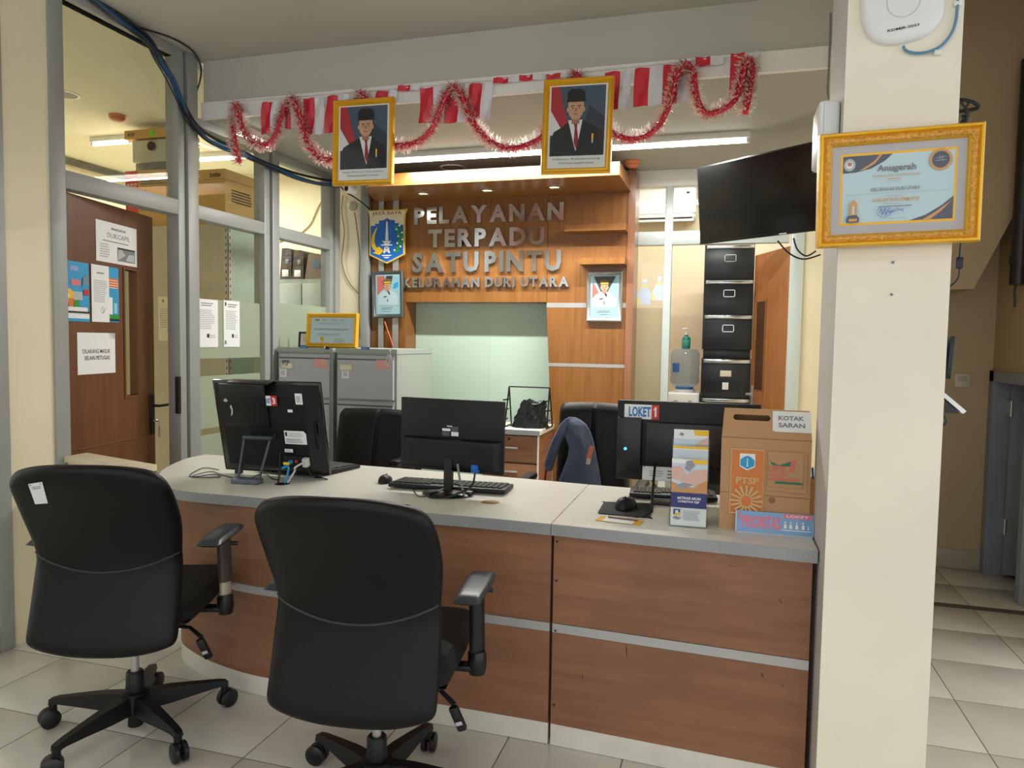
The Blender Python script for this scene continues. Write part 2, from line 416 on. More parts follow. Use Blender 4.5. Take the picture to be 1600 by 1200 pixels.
struct('ceiling_stair', MB().prism([(XR+.1, zs), (xs, zs), (xs+.2, zs+.46), (xs+.2, 4.69), (XR+.1, 4.69)], 5.0, 5.325, 'y'), beige_dark, 'beige sloping underside of the staircase', cat='stair')
bb = sroot('baseboard_corridor', 'tiled skirting along the corridor wall', 'skirting', (0, 5.33, 0))
for k in range(3): build('skirting_tile', MB().rbox((XR+.1+.2+k*.4, -.005, .065), (.394, .012, .13), .003), mat('skirting tile', (176, 166, 146), .35, var=.05), bb)
# --- low grey door under the stair
dr = sroot('door_3', 'low grey metal door frame under the staircase', 'door', (1.64, 4.97, 0))
gm = mat('grey door enamel', (140, 148, 162), .45, var=.05)
build('door_frame', MB().box(-.02, .10, .28, .35, 0, 1.30).box(-.02, .10, -.31, -.25, 0, 1.30).box(-.02, .10, -.31, .35, 1.235, 1.30), gm, dr)
lf = build('door_leaf', MB().rbox((.32, .24, .62), (.5, .035, 1.2), .004).rbox((.32, .221, .62), (.38, .01, 1.0), .004), gm, dr)
for z in (.28, 1.02): build('hinge', MB().box(.06, .075, .215, .285, z, z+.1).tube([(.068, .22, z), (.068, .22, z+.1)], .008), steel, dr)

# --- left wall: column, aluminium glazing, glass
wl = sroot('wall_left', 'cream column and grey aluminium glazing on the left', 'wall')
build('column', MB().box(XL-.25, XL, 2.50, 2.735, 0, ZC), cream, wl)
def mull(y0, y1, z0, z1, groove=None):
    m = MB(); X0 = XL-.075; X1 = XL+.012
    if groove: m.slot(0).rbox(((X0+X1)/2, (y0+groove)/2-.006, (z0+z1)/2), (X1-X0, groove-.012-y0, z1-z0), .003).rbox(((X0+X1)/2, (y1+groove)/2+.006, (z0+z1)/2), (X1-X0+.01, y1-groove-.012, z1-z0), .003).slot(1).box(X0+.01, X1-.03, groove-.013, groove+.013, z0, z1)
    else: m.rbox(((X0+X1)/2, (y0+y1)/2, (z0+z1)/2), (X1-X0, y1-y0, z1-z0), .003)
    return build('mullion', m, [alu, alu_d], wl)
mull(2.735, 2.815, 0, ZC); mull(2.43, 2.50, 0, ZC); mull(.9, .97, 0, ZC)
mull(3.57, 3.735, 0, ZC, 3.635); mull(4.395, 4.565, 0, ZI, 4.47); mull(5.265, 5.415, 0, ZI, 5.33)
def rail(name, y0, y1, z0, z1, t=0): build(name, MB().rbox((XL-.0315, (y0+y1)/2, (z0+z1)/2), (.087+t, y1-y0, z1-z0), .003), alu, wl)
rail('transom', 2.815, 3.57, 2.145, 2.232); rail('transom', 3.735, 4.395, 2.15, 2.232); rail('transom', 4.565, 5.265, 2.15, 2.232)
rail('top_rail', 2.815, 3.57, 3.05, ZC); rail('transom', .97, 2.43, 2.15, 2.232); rail('bottom_rail', .97, 2.43, 0, .12)
for y0, y1 in ((3.735, 4.395), (4.565, 5.265)): rail('bottom_rail', y0, y1, 0, .1); rail('top_rail', y0, y1, 2.70, ZI)
for z in (2.9, 2.75, 2.62, 2.5):
    sc = MB().lathe([(.006, 0), (.004, .003)], 8, (XL+.013, 3.70, z), AXX)
    build('screw', sc, steel, wl)
n = 0
def pane(y0, y1, z0, z1, m, x=XL-.03, name=None):
    global n; n += 1
    return struct('window_%d' % n, MB().box(x-.003, x+.003, y0-.005, y1+.005, z0-.005, z1+.005), m, name, cat='window', smooth=False)
pane(.97, 2.43, .12, 2.15, clear, name='tall glass pane at the left edge of the photo')
pane(.97, 2.43, 2.232, ZC, clear, name='upper glass pane at the left edge of the photo')
pane(2.815, 3.57, 2.232, 3.05, clear, name='glass light above the brown door')
pane(3.735, 4.395, 2.232, 2.70, clear, name='upper glass pane in front of the tan carton')
pane(4.565, 5.265, 2.232, 2.70, clear, name='upper glass pane next to the portrait')
w4 = pane(3.735, 4.395, .1, 2.15, clear, name='tall glass pane with two printed sheets')
w5 = pane(4.565, 5.265, .1, 2.15, clear, name='tall glass pane behind the filing cabinets')
def film(w, y0, y1, zs):
    for z0, z1 in zs: build('frosted_film', MB().box(XL-.026, XL-.024, y0, y1, z0, z1), frost, w, smooth=False)
film(w4, 3.735, 4.395, [(.1, .82), (.86, 1.19), (1.30, 1.672)]); film(w5, 4.565, 5.265, [(.1, 1.20), (1.31, 1.69)])
# low wall that closes the gap between the column and the counter
lw = sroot('wall_low', 'low cream wall with a stone ledge beside the counter', 'wall', (-2.75, 2.9, 0))
build('low_wall_body', MB().prism([(-3.085, 2.79), (-2.53, 2.68), (-2.53, 2.74), (-3.085, 2.89)], 0, .815), cream, lw, world=True)
build('ledge', MB().prism([(-3.086, 2.77), (-2.50, 2.655), (-2.515, 2.75), (-3.086, 2.905)], .815, .842), mat('cream stone', (226, 214, 186), .35, var=.1, scale=12), lw, world=True)

# --- brown door on the left, ajar
d1 = sroot('door_1', 'brown wooden door standing ajar behind the glass partition', 'door', (XL-.02, 2.825, 0), R(90+12))
dw = .765; dz = 2.135
s0 = local_hit(d1, 193, 520); s1 = local_hit(d1, 216, 520); sz0 = local_hit(d1, 205, 618).z; sz1 = local_hit(d1, 205, 423).z
build('leaf', MB().box(0, s0.x, 0, .04, .01, dz).box(s1.x, dw, 0, .04, .01, dz).box(s0.x, s1.x, 0, .04, .01, sz0).box(s0.x, s1.x, 0, .04, sz1, dz), wood_d, d1)
build('slot_frame', MB().box(s0.x, s0.x+.012, -.006, .046, sz0, sz1).box(s1.x-.012, s1.x, -.004, .046, sz0, sz1).box(s0.x, s1.x, -.006, .046, sz0-.012, sz0).box(s0.x, s1.x, -.006, .046, sz1, sz1+.012), wood_d, d1)
build('slot_glass', MB().box(s0.x+.01, s1.x-.01, .02, .024, sz0, sz1), clear, d1)
build('moulding', MB().tube([(s.x, -.001, s.z) for s in (local_hit(d1, 122, 703), local_hit(d1, 232, 680))], .004).tube([(s.x, -.001, s.z) for s in (local_hit(d1, 232, 680), local_hit(d1, 233, 725))], .004), wood_d, d1)
h0 = local_hit(d1, 246, 640); hd = build('handle_plate', MB().rbox((dw-.035, -.005, h0.z-.02), (.042, .012, .24), .004), mat('dark bronze', (52, 46, 42), .35, metal=.6), d1)
build('lever', MB().tube([(dw-.035, -.01, h0.z+.03), (dw-.035, -.05, h0.z+.03), (dw+.02, -.055, h0.z+.03), (dw+.055, -.05, h0.z+.03)], .009), MATS['dark bronze'], hd)
build('key', MB().tube([(dw-.03, -.01, h0.z-.06), (dw-.03, -.04, h0.z-.06)], .006).tube([(dw-.03+.012*math.cos(a*.7), -.04, h0.z-.085+.02*math.sin(a*.7)) for a in range(9)], .002, 5, True).rbox((dw-.022, -.042, h0.z-.13), (.008, .003, .07), .001).rbox((dw-.036, -.042, h0.z-.125), (.008, .003, .06), .001, rot=Euler((0, .2, 0))), steel, hd)
build('strike_plate', MB().box(XL-.012, XL+.013, 3.552, 3.572, .98, 1.2), mat('dark bronze2', (50, 44, 42), .4, metal=.5), wl)

# --- side room behind the glazing
struct('wall_side_room', MB().box(-5.95, -5.85, 2.0, 6.4, 0, 3.1).box(-5.9, -2.96, 6.3, 6.4, 0, 3.1).box(-5.9, XL-.25, 1.95, 2.05, 0, 3.1), cream, 'cream walls of the room behind the glazing', cat='wall')
struct('ceiling_side_room', MB().box(-5.9, XL-.02, 2.0, 6.4, 3.05, 3.12), mat('side room ceiling', (230, 226, 204), .7), 'cream ceiling of the room behind the glazing', cat='ceiling')
struct('trim_cable_duct', MB().box(-5.85, -5.80, 2.4, 6.3, 2.99, 3.03), mat('dark duct', (96, 98, 98), .5), 'thin dark cable duct along the side room ceiling', cat='duct')

# --- back wall
wb = sroot('wall_back', 'cream back wall with aluminium doorway and glazing', 'wall')
xw0 = AY(580, 400, YW).x; xw1 = AY(978, 500, YW).x
build('wall_body', MB().box(XL-.05, xw0-.055, YW, YB+.1, 0, ZI).box(xw0-.06, xw1, YB+.02, YB+.1, 0, ZI), cream, wb)
build('mullion', MB().rbox((xw0-.036, YW-.02, ZI/2), (.07, .07, ZI), .003), alu, wb)
build('shadow_gap', MB().box(xw0-.002, xw0+.006, YW-.01, YW+.1, 0, ZI), alu_d, wb)
X = lambda px, py=420, Y=YB: AY(px, py, Y).x
zt0, zt1 = AY(1020, 383, YB).z, AY(1020, 362, YB).z
zh = AY(1020, 292, YB).z
build('wall_body', MB().box(X(1252), XR+.1, YB, YB+.1, 0, ZI), cream, wb)
build('mullion', MB().rbox(((X(1037)+X(1049))/2, YB+.03, ZI/2), (X(1049)-X(1037), .08, ZI), .003), alu_w, wb)
build('door_jamb', MB().rbox(((X(1232, 500)+X(1252, 500))/2, YB+.03, ZI/2), (X(1252, 500)-X(1232, 500), .1, ZI), .003), alu_w, wb)
build('transom', MB().rbox(((xw1+X(1232))/2, YB+.03, (zt0+zt1)/2), (X(1232)-xw1, .07, zt1-zt0), .003), alu_w, wb)
build('header', MB().rbox(((xw1+X(1252))/2, YB+.02, (zh+ZI)/2), (X(1252)-xw1, .09, ZI-zh), .004), fascia_m, wb)
pane_b = struct('window_8', MB().box(xw1+.02, X(1037), YB+.028, YB+.032, 0, zt0), clear, 'narrow glass pane left of the rear doorway', cat='window', smooth=False)
build('frosted_film', MB().box(xw1+.02, X(1037), YB+.0265, YB+.0275, 0, AY(1010, 481, YB).z), glass('thin film', (230, 224, 204), .02, .3, diffuse=.25, translucent=.1), pane_b, smooth=False)
for cx, cz, s in ((1007, 455, 1), (1030, 450, .95)):  # two pale bottle shapes laid flat on the pane
    c = AY(cx, cz, YB+.02); st = Pic(pane_b, .11*s, .2*s, Matrix.Translation((c.x, YB+.0255, c.z-.1*s)), 'bottle_shape')
    st.poly([(.1, 0), (.9, 0), (1, .35), (.75, .62), (.62, .66), (.62, .85), (.38, .85), (.38, .66), (.25, .62), (0, .35)], mat('bottle pale blue', (200, 214, 236), .4)).poly([(0, .33), (.3, .12), (.2, 0), (0, 0)], mat('bottle pale yellow', (226, 222, 150), .4)).rect(.36, .86, .64, .97, paper).rect(.3, .64, .7, .74, MATS['bottle pale yellow']).done()
struct('window_9', MB().box(xw1+.02, X(1037), YB+.028, YB+.032, zt1, zh), clear, 'small upper pane left of the rear mullion', cat='window', smooth=False)
struct('window_10', MB().box(X(1049), X(1232), YB+.028, YB+.032, zt1, zh), clear, 'upper pane above the rear doorway', cat='window', smooth=False)
# rear room
rear = mat('rear room paint', (228, 210, 182), .6, var=.03)
struct('wall_rear_room', MB().box(-1.0, 1.5, 7.25, 7.35, 0, 3.2).box(-1.05, -.95, YB+.1, 7.3, 0, 3.2).box(1.35, 1.45, YB+.1, 7.3, 0, 3.2).box(-.95, 1.4, YB+.09, YB+.1, ZI, 3.2).box(XR+.1, 1.4, YB, YB+.1, 0, 2.85), rear, 'cream walls of the room beyond the rear doorway', cat='wall')
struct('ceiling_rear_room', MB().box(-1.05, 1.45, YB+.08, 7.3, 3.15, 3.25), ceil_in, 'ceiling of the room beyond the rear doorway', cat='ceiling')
# rear door leaf, swung inwards
pv = Vector((X(1236, 500), YB+.1, 0)); pe = AY(1177, 500, 6.42)
d2 = sroot('door_2', 'brown wooden door open beside the black cabinet', 'door', (pv.x, pv.y, 0), math.atan2(pv.y-pe.y, pv.x-pe.x))
L2 = math.hypot(pv.y-pe.y, pv.x-pe.x)
build('leaf', MB().box(-L2, 0, 0, .04, .01, zt0-.01), wood_d2, d2)
q0, q1 = local_hit(d2, 1184, 472), local_hit(d2, 1192, 610)
build('slot_recess', MB().box(q0.x, q1.x, -.004, .01, q1.z, q0.z), mat('slot dark wood', (70, 42, 24), .5), d2)
build('slot_moulding', MB().box(q0.x-.012, q0.x, -.008, 0, q1.z-.01, q0.z+.01).box(q1.x, q1.x+.012, -.008, 0, q1.z-.01, q0.z+.01), wood_d2, d2)
build('handle', MB().tube([(-L2+.03, 0, 1.03), (-L2+.03, -.05, 1.03), (-L2+.14, -.05, 1.03)], .01).rbox((-L2+.03, -.004, 1.0), (.04, .008, .2), .003), steel, d2)

# --- wooden feature wall with sign
wf = sroot('wall_feature', 'orange wooden feature wall carrying the chrome lettering', 'wall', (0, YW, 0))
V = lambda px, py: AY(px, py, YW)
nl = V(634, 472); nr = V(854, 472); znt = nl.z; xl2 = V(634, 600).x
zcan = AY(800, 300, YW).z
D = YB+.02-YW
def wpanel(poly, name='wood_panel', m=wood_w, y0=0, y1=.02): return build(name, MB().prism(poly, y0, y1, 'y'), m, wf, smooth=False)
zt = ZI-.03
wpanel([(xw0+.004, 0), (nl.x-.002, 0), (nl.x-.002, zt), (xw0+.004, zt)])
wpanel([(nl.x, znt), (nr.x-.0015, znt), (nr.x-.0015, zt), (nl.x, zt)])
zs1, zs2 = V(915, 477).z, V(915, 571).z
sl = lambda z: nr.x + max(0, (znt-z))*.055
wpanel([(nr.x+.0015, zs1+.018), (xw1, zs1+.018), (xw1, zt), (nr.x+.0015, zt)])
wpanel([(sl(zs2+.013), zs2+.013), (xw1, zs2+.013), (xw1, zs1-.018), (sl(zs1), zs1-.018)])
wpanel([(sl(0), 0), (xw1, 0), (xw1, zs2-.013), (sl(zs2), zs2-.013)])
for z, t in ((zs1, .018), (zs2, .013)): build('metal_strip', MB().box(sl(z), xw1, -.002, .018, z-t, z+t), steel, wf)
build('niche_reveal', MB().box(nl.x-.02, nl.x, .02, D, 0, znt).box(nl.x-.02, nr.x+.1, .02, D, znt, znt+.02), wood_w, wf)
build('niche_reveal', MB().add([(sl(0)+.001, .02, 0), (sl(0)+.001, D, 0), (nr.x+.001, D, znt), (nr.x+.001, .02, znt), (sl(0)+.02, .02, 0), (sl(0)+.02, D, 0), (nr.x+.02, D, znt), (nr.x+.02, .02, znt)], [(0, 1, 2, 3), (4, 5, 6, 7), (0, 1, 5, 4), (1, 2, 6, 5), (2, 3, 7, 6), (3, 0, 4, 7)]), wood_w, wf)
npn = build('niche_back', MB().box(nl.x-.02, sl(0)+.1, D-.012, D, 0, znt+.02), mint, wf)
build('joint', MB().box(V(752, 550).x-.001, V(752, 550).x+.001, D-.0135, D-.011, 0, znt), ink_lg, npn)
for px, py in ((671, 494), (841, 496)): c = AY(px, py, YB); build('screw_cap', MB().lathe([(.008, 0), (.005, .006)], 10, (c.x, D-.012, c.z), Matrix(((1, 0, 0), (0, 0, -1), (0, 1, 0)))), steel, npn)
build('side_trim', MB().box(xw1, V(989, 500).x, -.02, D, 0, ZI-.03), wood('side trim wood', (150, 104, 74), (128, 84, 58), .3, (10, 10, .9), 2, coat=.3), wf)
# canopy
CF = 4.93-YW; cx0 = AY(556, 300, 4.93).x; cx1 = AY(968, 262, 4.93).x; cz1 = AY(968, 252, 4.93).z; cz0 = AY(968, 273, 4.93).z
cxr = V(983, 290).x
cb = MB().prism([(cx0+.1, CF), (cx1, CF), (cx1+.005, 0), (cx0-.12, 0), (cx0-.06, CF*.35), (cx0+.02, CF*.8)], cz0, min(cz1, ZI-.005), 'z')
can = build('canopy', cb, wood_w, wf, smooth=False)
for px, py in ((661, 302), (761, 297), (866, 292)):
    c = AZ(px, py, cz0); o = build('downlight', MB().lathe([(.055, 0), (.055, -.004), (.042, -.007), (.04, -.001)], 24, (c.x, c.y-YW, cz0)), chrome, can)
    build('lens', MB().lathe([(.04, -.001), (.02, -.004), (.001, -.005)], 20, (c.x, c.y-YW, cz0)), mat('lamp lens', (255, 236, 205), .3, emit=1.2), can)
for (x0, x1, yy, ya) in ((883, 981, 349, 359), (905, 979, 402, 412)):
    a = AY(x0, yy, YW-.12); b = AY(x1, ya, YW-.12)
    build('shelf', MB().box(AY(x0, yy, YW-.12).x, xw1, -.14, 0, AY(x1-10, ya, YW-.14).z, AY(x1-10, yy, YW-.14).z), wood_w, wf)
for px0, px1 in ((594, 602), (616, 625)):
    build('strap', MB().box(V(px0, 420).x, V(px1, 420).x, -.03, -.024, .9, cz0), steel, wf)
# ================================================================== COUNTER
ZT = .805
T_ = lambda px, py: AZ(px, py, ZT).to_2d()
def desk_part(parent, name, poly, z0, z1, m): return build(name, MB().prism([(p[0], p[1]) for p in poly], z0, z1), m, parent, world=True)
A0 = Vector((-.567, 2.446)); A1 = Vector((.293, 2.404)); B0 = Vector((-.570, 3.194)); B1 = Vector((.293, 3.155))
dirx = (A1-A0).normalized(); nrm = Vector((-dirx.y, dirx.x))
zst = AY(867, 977, 2.45).z; zsb = AY(867, 991, 2.45).z; zpl = AY(867, 1136, 2.45).z
def offs(poly, d):   # shift a front polyline back by d
    out = []
    for i, p in enumerate(poly):
        a = poly[max(i-1, 0)]; b = poly[min(i+1, len(poly)-1)]; t = (b-a).normalized(); out.append(p + Vector((-t.y, t.x))*d)
    return out
def band(front, z0, z1, d0, d1): 
    f = offs(front, d0); k = offs(front, d1)
    m = MB(); N = len(f)
    v = [(p.x, p.y, z) for z in (z0, z1) for p in f] + [(p.x, p.y, z) for z in (z0, z1) for p in k]
    q = []
    for i in range(N-1):
        q += [(i, i+1, N+i+1, N+i), (2*N+i, 3*N+i, 3*N+i+1, 2*N+i+1), (N+i, N+i+1, 3*N+i+1, 3*N+i), (i, 2*N+i, 2*N+i+1, i+1)]
    q += [(0, N, 3*N, 2*N), (N-1, 3*N-1, 4*N-1, 2*N-1)]
    return m.add(v, q)
# straight right-hand unit
ct = thing('service_counter', 'straight right-hand counter unit with brown panels, beside the pillar', 'counter', ((A0.x+A1.x)/2, 2.6, 0))
desk_part(ct, 'worktop', [A0+nrm*.004+dirx*.0015, A1+nrm*.004, Vector((.293, 2.64)), Vector((.46, 2.64)), Vector((.46, 3.147)), B0+dirx*.0015], ZT-.04, ZT, white_top)
fr = [A0+dirx*.0015, A1]
build('edge_band', band(fr, ZT-.04, ZT-.0005, 0, .0038), edge_g, ct, world=True, smooth=False)
fr2 = [A0+dirx*.006+nrm*.022, A1+nrm*.022-dirx*.012]
build('front_panel', band(fr2, zst+.002, ZT-.04, 0, .018), wood_c, ct, world=True, smooth=False)
build('front_panel', band(fr2, zpl+.001, zsb-.002, 0, .018), wood_c, ct, world=True, smooth=False)
build('metal_strip', band(fr2, zsb, zst, -.002, .012), steel, ct, world=True, smooth=False)
build('plinth', band(fr2, 0.001, zpl, .001, .018), plinth_m, ct, world=True, smooth=False)
e0 = A1+nrm*.022-dirx*.012
build('side_panel', MB().prism([e0+nrm*.019, e0+nrm*.019-dirx*.018, B1-nrm*.06-dirx*.03, B1-nrm*.06-dirx*.012], .001, ZT-.041), wood_c, ct, world=True, smooth=False)
build('side_panel', MB().prism([A0+nrm*.05+dirx*.006, A0+nrm*.05+dirx*.022, B0-nrm*.06+dirx*.022, B0-nrm*.06+dirx*.006], .001, ZT-.041), wood_c, ct, world=True, smooth=False)
for z in (.15, .42, .6, .74):
    sc = MB().lathe([(.004, 0), (.004, .002)], 8, (fr2[0].x+.012, fr2[0].y-.002, z), Matrix(((1, 0, 0), (0, 0, -1), (0, 1, 0))))
    build('screw', sc, plastic_b, ct, world=True)
# curved left-hand unit
fpx = [(320, 710), (292, 716), (267, 726), (251, 736), (246, 747), (252, 757), (270, 764.5), (300, 769), (334, 772), (403, 778), (500, 787), (590, 795), (654, 800.6), (760, 809.5)]
front = [T_(*q) for q in fpx] + [A0-dirx*.0015]
fs = [v.to_2d() for v in smooth_path([(p.x, p.y, 0) for p in front], 4)]
cu = thing('service_counter', 'curved left-hand counter unit with rounded white top', 'counter', (-1.5, 2.7, 0))
back = [B0-dirx*.0015, Vector((-.85, 3.222)), Vector((-1.54, 3.262)), Vector((-2.2, 3.285))]
fsi = offs(fs, .004)
desk_part(cu, 'worktop', fsi + back, ZT-.04, ZT, white_top)
build('edge_band', band(fs, ZT-.04, ZT-.0005, 0, .0038), edge_g, cu, world=True)
base_px = [(-2.36, 3.0), (-2.37, 2.80), (-2.34, 2.70), (-2.27, 2.62), (-2.15, 2.555), (-2.0, 2.50), (-1.76, 2.455), (-1.4, 2.462), (-.96, 2.472)]
bfr = [Vector(p) for p in base_px] + [A0+nrm*.022-dirx*.004]
bf = [v.to_2d() for v in smooth_path([(p.x, p.y, 0) for p in bfr], 4)]
build('front_panel', band(bf, zst+.002, ZT-.04, 0, .018), wood_c, cu, world=True)
build('front_panel', band(bf, zpl+.001, zsb-.002, 0, .018), wood_c, cu, world=True)
build('metal_strip', band(bf, zsb, zst, -.002, .012), steel, cu, world=True)
build('plinth', band(bf, .001, zpl, .001, .018), plinth_m, cu, world=True)
build('side_panel', MB().prism([A0+nrm*.05-dirx*.022, A0+nrm*.05-dirx*.006, B0-nrm*.06-dirx*.006, B0-nrm*.06-dirx*.022], .001, ZT-.041), wood_c, cu, world=True, smooth=False)
gpx = AZ(766, 784.5, ZT); build('cable_hole', MB().lathe([(.001, .0006), (.034, .0006), (.037, 0)], 24, (gpx.x, gpx.y, ZT)), mat('hole brown', (150, 118, 78), .6), cu, world=True)
gp2 = AZ(441, 756, ZT); build('cable_hole', MB().lathe([(.001, .0006), (.030, .0006), (.032, 0)], 24, (gp2.x, gp2.y, ZT)), plastic_b, cu, world=True)
chips = MB()
for k in range(16):
    t = rnd.random(); p = A0.lerp(B0, t) + Vector((rnd.uniform(-.012, .012), 0)); s = rnd.uniform(.002, .006)
    chips.add([(p.x-s, p.y, ZT+.0004), (p.x, p.y-s*.6, ZT+.0004), (p.x+s, p.y+s*.3, ZT+.0004)], [(0, 1, 2)])
build('chipped_edge', chips, mat('chip brown', (96, 78, 60), .8), cu, world=True, smooth=False)['kind'] = 'stuff'

scm = mat('scuff brown', (86, 54, 36), .7)
for (qa, qb, wd) in (((1214, 934), (1224, 944), .004), ((978, 1004), (980, 1030), .005), ((1188, 1050), (1194, 1060), .006), ((909, 1052), (911, 1064), .004), ((1133, 880), (1155, 888), .002), ((1219, 1068), (1227, 1075), .003)):
    def on(q): d = ray(*q); n3 = Vector((nrm.x, nrm.y, 0)); P0 = Vector((fr2[0].x, fr2[0].y, 0))-n3*.0006; return EYE + d*((P0-EYE).dot(n3)/d.dot(n3))
    a, b = on(qa), on(qb); t = (b-a).normalized(); w = t.cross(Vector((nrm.x, nrm.y, 0)))*wd/2
    build('scuff_mark', MB().add([a, a.lerp(b, .4)+w, b, a.lerp(b, .6)-w], [(0, 1, 2, 3)]), scm, ct, world=True, smooth=False)
# ================================================================== LOBBY CHAIRS
def back_pt(u, v, side, T=.07, yoff=0):
    """u -1..1 across, v 0..1 up; the padded back of the task chair"""
    w = .246
    if v > .87: k = (v-.87)/.13; w -= .062*(1-math.sqrt(max(0, 1-k*k)))
    if v < .05: k = (.05-v)/.05; w -= .022*(1-math.sqrt(max(0, 1-k*k)))
    w += .010*math.sin(math.pi*min(1, max(0, (v-.5)/.5))) - .006*math.exp(-((v-.5)/.13)**2)
    zb = .372 + .036*abs(u)**2.6; zt = 1.036 - .022*abs(u)**2.6
    z = zb + (zt-zb)*v
    y = -.236 + .055*math.sin(math.pi*min(1, v/.9)*.8) - .155*max(0, v-.45)**1.25*2 + (.008+.04*v)*u*u
    th = T*((1-abs(u)**9)*(1-abs(2*v-1)**16))**.5
    return (u*w, y + side*th/2, z)
def task_chair(label, loc, rz, base_ang, sticker, posts, pz=.708):
    t = thing('office_chair', label, 'chair', loc, rz, 'black office chairs before the counter')
    m = MB(); N = 26
    cs = lambda t: .5-.5*math.cos(math.pi*t); N = 30
    m.grid(lambda a, b: back_pt(2*cs(a)-1, cs(b), 1), N, N); m.grid(lambda a, b: back_pt(2*cs(a)-1, cs(b), -1), N, N)
    bk = build('backrest', m, leather, t, weld=True)
    seam = [Vector(back_pt(u, .50-.075*(1-u*u), -1)) + Vector((0, -.001, 0)) for u in [-.985+1.97*i/24 for i in range(25)]]
    build('seam_piping', MB().tube(seam, .0035, 6), mat('seam thread', (52, 53, 55), .5), bk)
    def seat(a, b, top):
        u = 2*a-1; v = 2*b-1
        r = (1-abs(u)**8)*(1-abs(v)**8)
        return (u*(.25-.02*max(0, v)), .135+v*.275, .455 + (.05*r**.5 + .008*u*u*r if top else -.04*r**.5))
    m = MB(); m.grid(lambda a, b: seat(a, b, 1), 18, 18); m.grid(lambda a, b: seat(a, b, 0), 18, 18)
    build('seat', m, fabric_b, t, weld=True)
    build('back_bracket', MB().rbox((0, -.06, .40), (.09, .2, .025), .008).rbox((0, -.15, .46), (.09, .022, .12), .008), plastic_b, t)
    mech = build('tilt_mechanism', MB().rbox((0, .03, .385), (.2, .24, .06), .015), plastic_b, t)
    build('lever', MB().tube([(.08, .02, .385), (.2, .0, .38), (.25, -.02, .35)], [.007, .007, .008]).rbox((.262, -.03, .315), (.03, .022, .085), .008, rot=Euler((.2, -.35, 0))), plastic_b, mech)
    build('lever_print', MB().rbox((.268, -.043, .305), (.02, .002, .012), .0005, rot=Euler((.2, -.35, 0))), ink_lg, mech)
    for s in (-1, 1):
        ar = build('armrest', MB().rbox((s*.235, .10, .415), (.13, .045, .02), .006).lathe([(.001, -.03), (.026, -.028), (.03, 0), (.03, .035), (.024, .045)], 16, (s*.292, .10, .425)), plastic_b, t)
        build('armrest_post', MB().tube([(s*.292, .10, .47 if posts == 'ring' else .52), (s*.29, .09, pz-.015)], .027, 14, sy=.62), plastic_b if posts == 'ring' else post_m, t)
        build('post_sleeve', MB().tube([(s*.292, .10, .44), (s*.292, .10, .48 if posts == 'ring' else .53)], .022, 14, sy=.62), mat('worn steel', (196, 188, 168), .35, metal=.5), t)
        pd = MB()
        def pad(a, b, top):
            u = 2*a-1; v = 2*b-1; r = (1-abs(u)**4)*(1-abs(v)**6)
            return (s*.292+u*(.046-.008*v*v), .065+v*.145, pz - .004*v*v + (.017*r**.5 if top else -.014*r**.5))
        pd.grid(lambda a, b: pad(a, b, 1), 12, 16); pd.grid(lambda a, b: pad(a, b, 0), 12, 16)
        build('armrest_pad', pd, pad_m, t, weld=True)
        build('adjust_knob', MB().tube([(s*.29, .10, .665), (s*.335, .115, .66)], .008), plastic_b, t)
    build('gas_lift', MB().tube([(0, 0, .20), (0, 0, .37)], .014, 16), steel, t)
    bs = build('star_base', MB().lathe([(.026, .22), (.03, .215), (.032, .15), (.048, .145), (.05, .07), (.03, .055), (.026, .05), (.026, .018), (.02, .014)], 20), plastic_s, t)
    for k in range(5):
        a = base_ang + k*R(72) - rz; d = Vector((math.cos(a), math.sin(a), 0)); w = Vector((-d.y, d.x, 0))
        sec = [(.03, .028, .075, .14), (.12, .025, .078, .135), (.22, .020, .086, .122), (.29, .017, .090, .112), (.318, .016, .084, .104)]
        v = []; f = []
        for r, hw, z0, z1 in sec:
            v += [d*r - w*hw + Vector((0, 0, z0)), d*r + w*hw + Vector((0, 0, z0)), d*r + w*hw*.75 + Vector((0, 0, z1)), d*r - w*hw*.75 + Vector((0, 0, z1))]
        for i in range(len(sec)-1):
            for j in range(4): f.append((i*4+j, i*4+(j+1) % 4, i*4+4+(j+1) % 4, i*4+4+j))
        f += [(0, 3, 2, 1), tuple(range(len(v)-4, len(v)))]
        build('base_arm', MB().add(v, f).tube([d*.31 + Vector((0, 0, .10)), d*.31 + Vector((0, 0, .055))], .014, 10), plastic_s, t)
        ca = a + rnd.uniform(-.9, .9); cd = Vector((math.cos(ca), math.sin(ca), 0)); c0 = d*.31 + cd*.012
        ax = Matrix((cd.cross(Vector((0, 0, 1))), cd, Vector((0, 0, 1)))).transposed() @ AXX
        cw = MB()
        for sg in (-1, 1): cw.lathe([(.001, -.010), (.028, -.010), (.034, -.006), (.034, .006), (.028, .010), (.001, .010)], 20, c0 + cd.cross(Vector((0, 0, 1)))*sg*.015 + Vector((0, 0, .0345)), ax)
        cw.rbox(tuple(c0 + Vector((0, 0, .05))), (.02, .02, .03), .006)
        build('caster', cw, plastic_b, t)
    if sticker:
        m = MB(); pts = []
        for q in ((56, 787.5), (76, 786), (67, 752.5), (45, 756)):
            y = -.33
            for it in range(4):
                h = local_hit(t, *q, y)
                best = min(((back_pt(uu/80-1, vv/80, -1)) for uu in range(0, 161) for vv in range(40, 80)), key=lambda b: (b[0]-h.x)**2+(b[2]-h.z)**2); y = best[1]
            pts.append(Vector((h.x, y-.004, h.z)))
        m.add(pts, [(0, 1, 2, 3)]); st = build('asset_sticker', m, paper, t, smooth=False, normals=False)
        lm = MB(); L = lambda u, v, e: (pts[0].lerp(pts[1], u)).lerp(pts[3].lerp(pts[2], u), v) + Vector((0, -e, 0))
